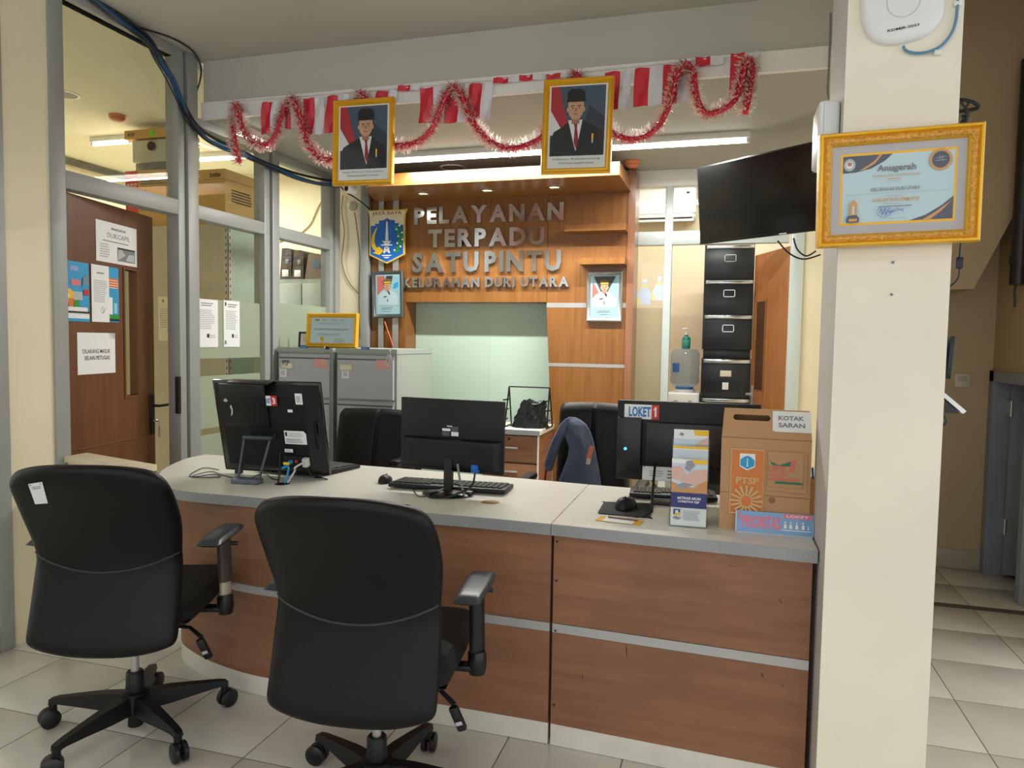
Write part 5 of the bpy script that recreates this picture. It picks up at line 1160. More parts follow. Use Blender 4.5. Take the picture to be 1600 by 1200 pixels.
p.poly([(.28, .69), (.2, .62), (.13, .52), (.105, .42), (.12, .33), (.17, .26), (.26, .22), (.36, .21), (.36, .27), (.28, .28), (.23, .32), (.2, .38), (.19, .46), (.215, .56)], yellow).poly([(.3, .32), (.43, .24), (.32, .16), (.14, .2), (.22, .23)], yellow)
for k in range(8):
    t = k/7; u = .72+.14*math.sin(math.pi*(t*.75+.1)); v = .22+.44*t
    p.ell(u-.03, v, .045, .026, green).ell(u+.04, v+.02, .036, .022, green).ell(u+(.05 if k % 2 else -.06), v+.025, .026, .018, paper)
p.done()
# framed portraits
hatk = mat('portrait black', (20, 20, 22), .5); suit = mat('portrait suit', (30, 31, 36), .5); tie = mat('portrait tie', (150, 30, 44), .5); shirt = mat('portrait shirt', (234, 236, 240), .5)
bgd = mat('portrait backdrop', (70, 88, 108), .5); bgd2 = mat('portrait backdrop dark', (46, 58, 74), .5); fl_r = mat('portrait flag red', (176, 40, 52), .5); fl_w = mat('portrait flag white', (224, 224, 228), .5)
uni = mat('white uniform', (184, 204, 212), .5); bgl = mat('uniform backdrop', (146, 190, 202), .5); pale2 = mat('portrait mount', (160, 198, 208), .5); khaki = mat('khaki cap', (112, 94, 62), .5); dkbg = mat('dark backdrop', (62, 54, 50), .5)
def face(p, cu, cv, rw, rh, brow=True):
    p.rect(cu-rw*.5, cv-rh*1.5, cu+rw*.5, cv-rh*.4, skin_d)
    p.ell(cu-rw*1.02, cv, rw*.16, rh*.26, skin).ell(cu+rw*1.02, cv, rw*.16, rh*.26, skin)
    p.poly([(cu-rw, cv+rh*.9), (cu+rw, cv+rh*.9), (cu+rw*.98, cv), (cu+rw*.85, cv-rh*.55), (cu+rw*.5, cv-rh*.95), (cu, cv-rh*1.08), (cu-rw*.5, cv-rh*.95), (cu-rw*.85, cv-rh*.55), (cu-rw*.98, cv)], skin)
    for s in (-1, 1):
        p.rect(cu+s*rw*.42-rw*.24, cv+rh*.34, cu+s*rw*.42+rw*.24, cv+rh*.42, hatk).ell(cu+s*rw*.42, cv+rh*.16, rw*.15, rh*.05, fl_w).ell(cu+s*rw*.42, cv+rh*.16, rw*.09, rh*.08, hatk)
    p.poly([(cu-rw*.09, cv+rh*.2), (cu+rw*.09, cv+rh*.2), (cu+rw*.2, cv-rh*.2), (cu-rw*.2, cv-rh*.2)], skin_d).poly([(cu-rw*.38, cv-rh*.5), (cu, cv-rh*.44), (cu+rw*.38, cv-rh*.5), (cu, cv-rh*.6)], mat('portrait lips', (164, 92, 84), .5))
def statesman(cap1, cap2, cu, shift):
    def d(p, t):
        p.rect(0, 0, 1, 1, paper); p.rect(.03, .145, .97, .985, bgd); p.poly([(.45, .145), (.97, .145), (.97, .6), (.7, .75)], bgd2)
        p.poly([(.03, .985), (.17, .985), (.25, .75), (.36, .5), (.03, .5)], fl_r).poly([(.03, .7), (.2, .5), (.3, .40), (.03, .40)], fl_w)
        p.poly([(.05, .145), (.05, .36), (.1, .44), (.25, .5), (cu-.1, .57), (cu+.12, .57), (.8, .50), (.92, .44), (.95, .36), (.95, .145)], suit)
        p.poly([(cu-.13, .575), (cu+.12, .575), (cu+.08, .36), (cu+.02, .2), (cu-.05, .35)], shirt).poly([(cu-.03, .53), (cu+.035, .53), (cu+.03, .48), (cu+.07, .30), (cu+.03, .22), (cu-.02, .3), (cu-.01, .48)], tie)
        p.poly([(cu-.13, .575), (cu-.1, .5), (cu+.01, .2), (cu+.01, .145), (.3, .145)], suit).poly([(cu+.12, .575), (cu+.2, .52), (.7, .145), (cu+.02, .145), (cu+.03, .2)], suit)
        face(p, cu, .70, .135, .115)
        p.poly([(cu-.155, .79), (cu+.155, .79), (cu+.15, .90), (cu+.1, .94), (cu-.09, .945), (cu-.145, .91)], hatk)
        p.rect(.76, .33, .79, .40, yellow).rect(.765, .29, .785, .33, fl_w)
        p.text(cap1, .1, .085, .92, .115, ink_g, .01).text(cap2, .2, .035, .82, .065, ink_g, .01)
    return d
pprof = [(0, .018), (0, -.006), (.006, -.014), (.012, -.006), (.02, -.010), (.026, .0), (.03, .006)]
Yp = YBEAM-.165
pf1 = cert_frame('framed_portrait', 'gold-framed portrait of a man in black cap and dark red tie, left of two', 'portrait', (517, 158), (611, 152), (613, 287), (520, 291), Yp, pprof, gold, statesman('Jenderal TNI (Purn.) H. Prabowo Subianto', 'Presiden Republik Indonesia', .55, 0))
pf2 = cert_frame('framed_portrait', 'gold-framed portrait of a man in black cap and bright red tie, right of two', 'portrait', (847, 126), (957, 118), (953, 270), (845, 272), Yp, pprof, gold, statesman('Gibran Rakabuming', 'Wakil Presiden Republik Indonesia', .47, 0))
for pf_ in (pf1, pf2):
    for sx_ in (-.1, .1): build('hanging_bracket', MB().rbox((sx_, .075, .40), (.014, .12, .014), .003), steel, pf_)
def officer(left):
    def d(p, t):
        p.rect(0, 0, 1, 1, pale2)
        u0, v0, u1, v1 = .06, .22, .94, .97
        q = lambda u, v: (u0+(u1-u0)*u, v0+(v1-v0)*v)
        P_ = lambda pts, m: p.poly([q(*a) for a in pts], m)
        if left: P_([(0, 0), (1, 0), (1, 1), (0, 1)], bgl); P_([(0, .35), (.35, .6), (.35, 1), (0, 1)], mat('dusty red', (198, 104, 98), .5)); P_([(.3, .7), (.45, 1), (.75, 1), (.65, .7)], dkbg); P_([(.75, .55), (1, .62), (1, .8), (.8, .74)], sky)
        else: P_([(0, 0), (1, 0), (1, 1), (0, 1)], bgl); P_([(.05, 1), (.95, 1), (.62, .5), (.36, .5)], dkbg); P_([(0, .3), (.3, .45), (.05, .8), (0, .8)], mat('dusty red', (198, 104, 98), .5))
        P_([(.02, 0), (.02, .3), (.12, .42), (.35, .52), (.65, .52), (.88, .42), (.98, .3), (.98, 0)], uni); P_([(.48, .5), (.56, .5), (.62, .36), (.54, .38)], hatk); P_([(.46, .12), (.52, .12), (.52, .22), (.46, .22)], ink_g); P_([(.3, .3), (.45, .32), (.45, .29), (.3, .27)], hatk)
        c = q(.5, .64); face(p, c[0], c[1], .13, .092)
        c = q(.5, .78); p.poly([(c[0]-.15, c[1]-.02), (c[0]+.15, c[1]-.02), (c[0]+.14, c[1]+.02), (c[0]+.17, c[1]+.07), (c[0], c[1]+.10), (c[0]-.17, c[1]+.07), (c[0]-.14, c[1]+.02)], khaki).rect(c[0]-.14, c[1]-.015, c[0]+.14, c[1]+.012, yellow)
        p.lines(.25, .15, .75, .19, 1, ink_g).lines(.32, .10, .68, .13, 1, ink_lg)
    return d
sprof = [(0, .02), (0, -.004), (.006, -.01), (.014, -.006), (.02, .004), (.03, .008)]
silver = mat('dark silver frame', (104, 108, 108), .3, metal=.6)
cert_frame('framed_portrait', 'dark silver framed portrait of a person in white uniform below the crest', 'portrait', (582, 424), (630, 422.5), (630, 496), (582, 497), YW-.06, sprof, silver, officer(True))
cert_frame('framed_portrait', 'bright silver framed portrait of a person in white uniform under the right shelf', 'portrait', (917.5, 424), (974.5, 423), (971, 502.5), (916, 502), YW-.03, sprof, mat('bright silver frame', (186, 188, 188), .25, metal=.8), officer(False))
o = build('orange_wire', MB().tube(smooth_path([tuple(AY(*q, YW-.045)) for q in ((601, 502), (605, 515), (610, 528), (614, 541))], 4), .006, 6), mat('orange cord', (216, 96, 50), .5)); tag(o, 'orange wire dangling below the left uniform portrait', 'wire')

# ================================================================== PILLAR ITEMS
Yv = 2.3
gw_prof = [(0, .02), (0, -.012), (.005, -.02), (.011, -.014), (.014, -.02)]
def award(p, t):
    w, h = p.w, p.h; gl = mat('mount grey', (186, 184, 188), .5); ch = mat('award charcoal', (84, 90, 104), .5); bz = mat('award bronze', (214, 158, 96), .45)
    p.rect(0, 0, 1, 1, gl)
    a, b, c, d = .085, .125, .915, .885
    p.rect(a-.018, b-.028, c+.018, d+.028, gold).rect(a, b, c, d, pale)
    q = lambda u, v: (a+(c-a)*u, b+(d-b)*v)
    P_ = lambda pts, m: p.poly([q(*k) for k in pts], m)
    P_([(0, 1), (.45, 1), (.38, .9), (.26, .8), (.12, .755), (0, .75)], ch); P_([(.33, 1), (.3, .93), (.24, .86), (.15, .78), (.2, .79), (.29, .87), (.36, 1)], bz)
    P_([(.62, 0), (1, 0), (1, .33), (.9, .2), (.76, .07)], ch); P_([(.73, 0), (.8, 0), (.9, .12), (.99, .27), (.85, .11)], bz)
    cc = q(.06, .87); p.ell(cc[0], cc[1], .045, .07, ink_lg).ell(cc[0], cc[1], .028, .042, paper).ell(cc[0], cc[1]+.01, .018, .024, mat('dull rose', (196, 120, 120), .5))
    cc = q(.875, .865); p.ell(cc[0], cc[1], .085, .12, bz).ell(cc[0], cc[1], .064, .092, ch).stroke([(cc[0]-.035, cc[1]+.015), (cc[0]+.035, cc[1]+.03)], .0012, ink_lg).stroke([(cc[0]-.04, cc[1]-.01), (cc[0]+.04, cc[1]-.005)], .0012, ink_lg).stroke([(cc[0]-.012, cc[1]-.02), (cc[0]-.008, cc[1]+.04)], .0012, ink_lg).stroke([(cc[0]+.012, cc[1]-.02), (cc[0]+.008, cc[1]+.04)], .0012, ink_lg)
    T = lambda s, u0, v0, u1, v1, m, off=.01: p.text(s, *q(u0, v0), *q(u1, v1), m, off)
    T('Anugerah', .31, .72, .66, .84, ink_g, .025); T('KETERBUKAAN INFORMASI PUBLIK', .27, .665, .70, .695, bz, .0); p.lines(*q(.41, .625), *q(.56, .65), 1, bz).lines(*q(.39, .59), *q(.57, .605), 1, ink_lg)
    T('KELURAHAN DURI UTARA', .26, .455, .70, .505, ink_g, .01); p.rect(*q(.02, .42), *q(.97, .424), ink_lg)
    p.lines(*q(.40, .375), *q(.57, .395), 1, ink_lg); T('CUKUP INFORMATIF', .27, .295, .70, .345, bz, .012); p.lines(*q(.39, .255), *q(.57, .275), 1, ink_lg).lines(*q(.33, .215), *q(.64, .24), 1, ink_g).lines(*q(.36, .04), *q(.6, .055), 1, ink_lg)
    sb_ = mat('stamp blue', (110, 138, 206), .5); cc = q(.385, .14)
    p.stroke([(cc[0]+.055*math.cos(k*.42), cc[1]+.06*math.sin(k*.42)) for k in range(16)], .0012, sb_).stroke([q(.34, .13), q(.36, .19), q(.37, .1), q(.39, .2), q(.4, .09), q(.42, .18), q(.44, .12), q(.5, .16), q(.56, .17)], .002, sb_).stroke([q(.42, .12), q(.5, .19), q(.56, .13)], .0014, sb_)
    P_([(.04, .0), (.15, .0), (.16, .06), (.13, .115), (.05, .105), (.035, .05)], ch); P_([(.06, .02), (.135, .02), (.14, .06), (.06, .06)], bz); P_([(.07, .11), (.13, .115), (.135, .27), (.11, .34), (.095, .33), (.065, .28)], bz); P_([(.09, .13), (.11, .13), (.11, .25), (.09, .25)], pale)
aw_ = cert_frame('framed_award', 'wide gold-framed award certificate hanging on the cream pillar', 'certificate', (1281, 213), (1538, 193), (1530.5, 377), (1276.5, 388), Yv-.05, [(0, .045), (0, -.004), (.004, -.012), (.010, -.014), (.014, -.006), (.016, -.008), (.030, -.002), (.034, .004), (.036, .012)], gold, award, tilt=R(4))
build('carved_border', ring(MB(), px_frame((1281, 213), (1538, 193), (1530.5, 377), (1276.5, 388), Yv-.05)[1], px_frame((1281, 213), (1538, 193), (1530.5, 377), (1276.5, 388), Yv-.05)[2], [(.0155, -.0085), (.021, -.0115), (.027, -.009), (.031, -.0025)]), gold_d, aw_)
# access point
ap0 = AY(1409, 8, Yv-.01)
ap = thing('access_point', 'round white wireless access point high on the cream pillar', 'access point', (ap0.x, Yv, ap0.z))
AYR = Matrix(((1, 0, 0), (0, 0, -1), (0, 1, 0)))
def supell(a, b):
    th = 2*math.pi*a; e = 2.6; c, s = math.cos(th), math.sin(th); r = .104/((abs(c)**e+abs(s)**e)**(1/e)); k = b
    rr = r*(1 if k < .3 else math.cos((k-.3)/.7*math.pi/2)**.55) ; d = .012*k/.3 if k < .3 else .012+.02*math.sin((k-.3)/.7*math.pi/2)
    m_ = Matrix.Rotation(R(8), 2); q = m_ @ Vector((rr*c, rr*s)); return (q.x, -d, q.y)
build('dome', MB().grid(supell, 48, 14), white_p, ap, weld=True)
build('logo_ring', MB().lathe([(.041, .030), (.042, .0325), (.040, .0325), (.039, .030)], 40, (0, 0, .0), AYR), mat('ring grey', (196, 198, 196), .4), ap)
a, b = local_hit(ap, 1386, 51, -.026), local_hit(ap, 1436, 44, -.026)
build('lettering', text_mb('KDMJB-2023', a.x, b.x, a.z-.003, a.z+.005, 0, .02).tf(Matrix.Translation((0, -.0335, 0)) @ Matrix.Translation((a.x, 0, a.z)) @ Matrix.Rotation(R(-7), 4, 'Y') @ Matrix.Translation((-a.x, 0, -a.z))), ink, ap, smooth=False, normals=False)
o = build('network_cable', MB().tube(smooth_path([tuple(AY(*q, Yv-.012)) for q in ((1411, 72), (1416, 79), (1430, 83), (1450, 81), (1470, 72), (1485, 55), (1493, 35), (1496, 10), (1497, -15))], 5), .004, 8), mat('steel blue cable', (96, 140, 170), .4)); tag(o, 'steel blue network cable looping from the access point', 'cable')
for q in ((1464, 84), (1495, 8)):
    c = AY(*q, Yv); o = build('cable_clip', MB().rbox((c.x, Yv-.008, c.z), (.02, .016, .014), .004), white_p); tag(o, 'small white cable clip %s' % ('under the blue cable loop' if q[1] > 50 else 'at the top of the blue cable'), 'cable clip')
for q, lab in (((1395, 410), 'upper'), ((1393, 460), 'lower')):
    c = AY(*q, Yv); o = build('wall_screw', MB().lathe([(.004, 0), (.003, .008)], 8, (c.x, Yv, c.z), AYR), ink_g); tag(o, '%s bare screw in the pillar below the award frame' % lab, 'screw')
# white box behind the award on the pillar side
c = AX(1277, 255, .30)
wb_ = thing('wall_box', 'white plastic box on the pillar side behind the award frame', 'box', (.30, 2.42, AX(1283, 298, .30).z))
zt4 = AX(1290, 208, .30).z-AX(1283, 298, .30).z
build('case', MB().rbox((-.032, 0, zt4/2), (.06, .15, zt4), .012, 3), white_p, wb_); build('lid_seam', MB().box(-.048, -.046, -.0755, .0755, .01, zt4-.01), ink_lg, wb_)
# pillar right side: screens and cable
mn = thing('wall_screen', 'thin black screen edge-on at the right side of the pillar', 'screen', (.592, 2.48, AY(1478, 590, 2.48).z))
hs_ = AY(1480, 526, 2.48).z-AY(1478, 590, 2.48).z
x_ = AY(1484, 560, 2.4).x-.592
build('panel', MB().rbox((x_*.62+.006, -.02, hs_/2), (.014, .2, hs_), .004, rot=Euler((0, .06, 0))), plastic_b, mn); build('bracket', MB().rbox((.018, .0, hs_/2), (.036, .05, .06), .004), plastic_b, mn)
tz = AY(1487, 643, 2.45).z; tb_h = AY(1474, 603, 2.45).z-tz
tp = thing('tablet', 'tilted white-edged tablet on a black bracket beside the pillar', 'tablet', (.592, 2.47, tz))
xx = AY(1502, 640, 2.43).x-.592
build('screen', MB().add([(.002, -.09, tb_h), (xx, -.09, .008), (xx, .09, .008), (.002, .09, tb_h), (.002, -.09, tb_h-.014), (xx-.008, -.09, 0), (xx-.008, .09, 0), (.002, .09, tb_h-.014)], [(0, 1, 2, 3), (4, 5, 6, 7), (0, 1, 5, 4), (1, 2, 6, 5), (2, 3, 7, 6), (3, 0, 4, 7)]), white_p, tp, smooth=False)
build('bracket', MB().prism([(.002, 0), (xx-.012, 0), (.002, tb_h-.018)], -.08, .08, 'y'), plastic_b, tp, smooth=False)
def ptag(name, label, cat, pts, r, m, n=6): o = build(name, MB().tube(smooth_path(pts, 5), r, n), m); return tag(o, label, cat)
ptag('tablet_cable', 'short black cable looping under the tablet', 'cable', [tuple(AY(*q, 2.45)) for q in ((1473, 640), (1476, 652), (1479, 658), (1475, 664), (1468, 666))], .003, plastic_b)
pcb = thing('power_cable', 'black power cable with a small adapter block beside the pillar', 'cable', (.60, 2.5, AY(1490, 447, 2.5).z))
build('cord', MB().tube(smooth_path([tuple(AY(*q, 2.5)) for q in ((1504, 330), (1503, 360), (1501, 380), (1499, 405), (1499, 425), (1495, 438), (1482, 449))], 5), .003, 6), plastic_b, pcb, world=True)
c = AY(1498.5, 411, 2.5); build('adapter', MB().rbox(tuple(c), (.02, .02, .034), .003), plastic_b, pcb, world=True)
# black wall fan peeking out behind the pillar
fn = thing('wall_fan', 'black wire fan guard showing behind the pillar top', 'fan', tuple(AY(1506, 176, 2.75)))
Fc = AY(1500, 172, 2.75)
build('guard_ring', MB().tube(smooth_path([tuple(AY(*q, 2.75)) for q in ((1488, 160), (1500, 156), (1515, 158), (1526, 163), (1529, 168), (1520, 171), (1500, 174), (1488, 175))], 5), .006, 8), plastic_b, fn, world=True)
build('guard_wire', MB().tube([tuple(AY(*q, 2.75)) for q in ((1500, 158), (1510, 172))], .004, 6).tube([tuple(AY(*q, 2.75)) for q in ((1514, 158), (1508, 172))], .004, 6), plastic_b, fn, world=True)
build('stem', MB().tube(smooth_path([tuple(AY(*q, 2.75)) for q in ((1511, 172), (1511, 182), (1508, 192), (1500, 190))], 4), .008, 8).tube([tuple(AY(*q, 2.75)) for q in ((1502, 180), (1508, 187))], .005, 6), plastic_b, fn, world=True)
# corridor details
c = AY(1503, 594, 5.33); sw = thing('light_switch', 'white light switch on the corridor wall', 'switch', (c.x, 5.33, c.z-.045))
build('plate', MB().rbox((0, -.006, .045), (.09, .012, .09), .004), mat('aged white', (206, 198, 178), .4), sw); build('rocker', MB().rbox((0, -.013, .055), (.05, .006, .03), .002), mat('aged white2', (190, 182, 162), .4), sw)
pp_ = AY(1592, 420, 4.9); o = build('drain_pipe', MB().tube([(pp_.x, 4.9, AY(1592, 445, 4.9).z), (pp_.x, 4.9, ZC-.01)], .045, 16).tube([(pp_.x, 4.9, AY(1592, 412, 4.9).z), (pp_.x, 4.9, AY(1592, 400, 4.9).z)], .052, 16), mat('black pipe', (34, 32, 30), .35)); tag(o, 'black vertical pipe under the staircase', 'pipe')
c = AY(1586, 480, 4.95); ptag('hanging_wire', 'thin dark wire hanging under the staircase', 'wire', [tuple(AY(*q, 4.95)) for q in ((1587, 442), (1585, 458), (1586, 470), (1585, 480))], .006, plastic_b)

# ================================================================== TELEVISION
tl_p = Vector((AY(1097, 262, 5.0).x, 5.0)); tr_p = Vector((AY(1285, 233, 4.5).x, 4.5)); dv = (tr_p-tl_p).normalized(); Ltv = .93
tz0 = AY(1095, 382, 5.0).z; tz1 = AY(1097, 263, 5.0).z
tv = thing('television', 'black flat television angled out above the rear doorway', 'television', (tl_p.x+dv.x*Ltv/2, tl_p.y+dv.y*Ltv/2, tz0), rot=(R(7), 0, math.atan2(dv.y, dv.x)))
hT = tz1-tz0
build('cabinet', MB().rbox((0, .022, hT/2), (Ltv, .04, hT), .006), plastic_b, tv); build('screen', MB().box(-Ltv/2+.01, Ltv/2-.01, .0005, .0015, .018, hT-.01), mat('tv glass', (10, 10, 11), .12), tv)
build('bezel_edge', MB().box(-Ltv/2, Ltv/2, .0, .006, 0, .012), gloss_b, tv); build('logo', MB().box(.12, .17, -.001, .0, .003, .009), ink_lg, tv)
build('wall_bracket', MB().rbox((.2, .10, hT/2), (.3, .03, .2), .006).tube([(.25, .1, hT/2), (.44, .22, hT/2)], .02, 8), plastic_b, tv)
for k, pts in enumerate((((1240, 372), (1246, 390), (1260, 400), (1275, 392)), ((1215, 376), (1232, 395), (1255, 405), (1282, 398)))):
    ptag('television_cable', ['black cable drooping below the television, inner one', 'black cable drooping below the television, outer one'][k], 'cable', [tuple(AY(*q, 4.75)) for q in pts], .005, plastic_b)

# ================================================================== CEILING FITTINGS
def batten(label, x0, x1, y, z, along='x', lit=True):
    t = thing('fluorescent_lamp', label, 'lamp', ((x0+x1)/2, y, z) if along == 'x' else (y, (x0+x1)/2, z), 0 if along == 'x' else R(90)); L_ = x1-x0
    build('fitting', MB().rbox((0, 0, -.02), (L_, .06, .04), .004), white_p, t)
    build('tube', MB().tube([(-L_/2+.02, 0, -.055), (L_/2-.02, 0, -.055)], .013, 12), tube_on if lit else white_p, t)
    for s in (-1, 1): build('tube_holder', MB().rbox((s*(L_/2-.012), 0, -.045), (.02, .04, .045), .004), white_p, t)
    return t
batten('lit fluorescent lamp on the inner ceiling, left one behind the garland', -2.32, -1.12, 4.78, ZI)
batten('lit fluorescent lamp on the inner ceiling, right one above the television', -1.10, .10, 4.78, ZI)
batten('short lit fluorescent lamp in the corner beside the blue cables', 3.87, 4.23, -2.93, ZI, 'y')
batten('short lit fluorescent lamp in the side room, nearer one', -5.05, -4.65, 4.86, 3.05)
batten('long lit fluorescent lamp in the side room, farther one', -5.18, -4.02, 5.5, 3.05)  # added fitting, where the glass only reflects the inner tube
batten('fluorescent lamp on the lobby ceiling above the camera', -1.2, 0, .2, ZC)  # fitting added to go with the unseen lobby light
batten('lit fluorescent lamp in the rear room', -.68, .48, 6.35, 3.15)  # fitting added to go with the unseen rear room light
def detector(label, c, m):
    t = thing('smoke_detector', label, 'smoke detector', tuple(c)); build('housing', MB().lathe([(.055, 0), (.058, -.008), (.05, -.03), (.03, -.045), (.001, -.046)], 28), m, t); build('sensor_slot', MB().lathe([(.0525, -.026), (.0535, -.027), (.0515, -.03)], 28), mat('rust line', (150, 80, 50), .5), t)
om = mat('orange detector', (214, 126, 84), .45)
detector('orange smoke detector on the inner ceiling beside the wooden canopy', AZ(988, 252, ZI), om); detector('orange smoke detector on the side room ceiling', AZ(183, 180, 3.05), om)
def ringlight(label, c): 
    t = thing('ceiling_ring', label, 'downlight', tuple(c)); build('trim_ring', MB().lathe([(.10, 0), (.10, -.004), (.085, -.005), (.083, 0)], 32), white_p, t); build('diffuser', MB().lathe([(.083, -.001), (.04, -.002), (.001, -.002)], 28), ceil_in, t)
ringlight('flat round downlight on the inner ceiling above the canopy', AZ(708, 262, ZI)); ringlight('flat round downlight on the side room ceiling', AZ(99, 147, 3.05))
# camera in the corner
cv = thing('security_camera', 'small white security camera below the left portrait', 'camera', tuple(AY(545, 291, 5.05)))
R_c = Matrix.Rotation(R(-20), 3, 'Z') @ AYR
build('housing', MB().lathe([(.001, -.06), (.03, -.06), (.035, -.04), (.035, .02), (.03, .025)], 20, (0, 0, -.02), R_c), white_p, cv); build('lens', MB().lathe([(.022, .0255), (.018, .028), (.001, .028)], 18, (0, 0, -.02), R_c), gloss_b, cv); build('mount', MB().tube([(0, .03, 0), (-.02, .06, .06), (-.02, .06, .14)], .012, 8), white_p, cv)

# ================================================================== CABLES
bc = mat('blue cable', (20, 72, 116), .45); kc = plastic_b
run = [(125, -18), (160, 8), (200, 38), (232, 65), (252, 95), (268, 122), (280, 150), (292, 176), (305, 197), (322, 213), (345, 226), (372, 236), (400, 250), (430, 262), (465, 275), (500, 284), (530, 288)]
def along(q):    # cables pinned to the glazing, then to the inner ceiling edge
    p = AX(q[0], q[1], XL+.04); return p
for k in range(6):
    dx, dz = rnd.uniform(-.012, .012), rnd.uniform(-.016, .016)
    pts = []
    for i, q in enumerate(run):
        p = along(q); pts.append((p.x+dx+.006*math.sin(i*1.3+k), p.y, p.z+dz+.007*math.sin(i*1.1+k*2)))
    lab = ['topmost blue cable of the bundle clipped to the glazing', 'second blue cable of the bundle along the glazing', 'third blue cable of the bundle along the glazing', 'blue cable at the bottom of the bundle on the glazing', 'black cable twisted into the blue bundle, upper', 'black cable twisted into the blue bundle, lower'][k]
    o = ptag('cable_run', lab, 'cable', pts, .0095, bc if k < 4 else kc, 7); o['group'] = 'cables pinned along the glazing'
ptag('black_cable', 'thin black cable arching over the corner of the beam', 'cable', [tuple(AZ(*q, ZC-.008)) for q in ((190, 30), (215, 42), (240, 50), (262, 57), (285, 68), (303, 82))] + [tuple(AY(*q, YBEAM-.008)) for q in ((313, 100), (314, 118), (309, 138), (302, 154), (297, 170))], .005, kc)
ptag('black_cable', 'thin black cable slanting down inside the glazing corner', 'cable', [tuple(AX(q[0], q[1], XL+.03)) for q in ((228, 62), (240, 90), (255, 115), (268, 140), (280, 165), (292, 190), (305, 205))], .004, kc)
ptag('thin_wire', 'loose cream wire hanging in an S down the corner wall', 'wire', [tuple(AY(*q, YW-.012)) for q in ((536, 305), (534, 330), (538, 360), (536, 385), (534, 405), (538, 425), (546, 442), (560, 459))], .004, mat('dirty wire', (110, 98, 72), .6))
ptag('thin_wire', 'grey wire running straight down the corner wall from a junction box', 'wire', [tuple(AY(*q, YW-.012)) for q in ((554, 332), (558, 360), (562, 400), (561, 440), (561, 480), (562, 530))], .005, mat('grey wire', (136, 128, 104), .6))
c = AY(552, 322, YW); o = build('junction_box', MB().lathe([(.04, 0), (.04, .025), (.03, .03), (.001, .03)], 20, (c.x, YW, c.z), AYR), mat('aged plastic', (190, 184, 160), .5)); tag(o, 'round junction box on the corner wall', 'junction box')
ptag('camera_cable', 'black cable running from the security camera to the feature wall', 'cable', [tuple(AY(*q, 5.2)) for q in ((530, 288), (540, 300), (552, 307), (565, 316), (577, 326))], .006, kc)
ptag('wall_crack_wire', 'thin wire zigzagging across the side room wall', 'wire', [tuple(AY(*q, 6.29)) for q in ((436, 378), (452, 372), (470, 364), (485, 350), (492, 335), (498, 322), (507, 308))], .005, mat('wire brown', (160, 140, 100), .6))
ptag('pillar_cable', 'grey cable hanging down the beam end beside the pillar', 'cable', [tuple(AY(*q, YBEAM-.05)) for q in ((1298, 20), (1297, 60), (1295, 110), (1293, 140), (1295, 155))], .005, ink_g)

# ================================================================== GARLAND AND FLAGS
Yg = YBEAM-.085; Yf = YBEAM-.045
fr_m = mat('red flag plastic', (214, 44, 62), .3); fw_m = mat('white flag plastic', (226, 226, 232), .3)
bt_ = thing('flag_bunting', 'red and white plastic flag bunting strung along the white fascia', 'bunting', tuple(AY(780, 125, Yf)))
flags = [(410, 425, 438, 160, 210), (446, 456, 468, 156, 202), (474, 492, 507, 154, 212), (510, 527, 545, 150, 208), (587, 606, 620, 143, 199), (622, 641, 657, 134, 143), (657, 678, 693, 138, 193), (697, 718, 732, 134, 193), (733, 753, 770, 131, 189), (771, 794, 811, 122, 131), (812, 833, 852, 118, 127), (854, 876, 893, 116, 124), (945, 969, 986, 113, 173), (992, 1015, 1037, 107, 167), (1037, 1060, 1081, 102, 163), (1087, 1110, 1131, 90, 104), (1142, 1164, 1186, 84, 148)]
for k, (a, b, c, y0, y1) in enumerate(flags):
    m = MB(); sl = -.084
    def fp(px, py, j): p = AY(px, py+(px-a)*sl, Yf-.004); return Vector((p.x, p.y - .010*math.sin(j*1.9+k*1.7+py*.08), p.z))
    ny = 5
    for s, (l, r_) in enumerate(((a, b), (b, c))):
        m.slot(s); dr_ = -3 if y1-y0 > 30 else 0
        for i in range(ny):
            t0_, t1_ = i/ny, (i+1)/ny; q0, q1 = y0+(y1-y0)*t0_, y0+(y1-y0)*t1_
            for j in range(3):
                xa_, xb_ = l+(r_-l)*j/3, l+(r_-l)*(j+1)/3
                m.add([fp(xa_+dr_*t1_, q1, s*3+j), fp(xb_+dr_*t1_, q1, s*3+j+1), fp(xb_+dr_*t0_, q0, s*3+j+1), fp(xa_+dr_*t0_, q0, s*3+j)], [(0, 1, 2, 3)])
    build('flag', m, [fr_m, fw_m], bt_, world=True, weld=True)
build('string', MB().tube([tuple(AY(*q, Yf+.004)) for q in ((365, 158), (600, 140), (900, 113), (1190, 83))], .003, 5), white_p, bt_, world=True)
gd = thing('tinsel_garland', 'red tinsel garland with pale tips swagged along the fascia', 'garland', tuple(AY(780, 225, Yg)))
tin_r = mat('red tinsel', (224, 52, 78), .35, metal=.1); tin_w = mat('pale tinsel tips', (244, 214, 204), .35, metal=.1)
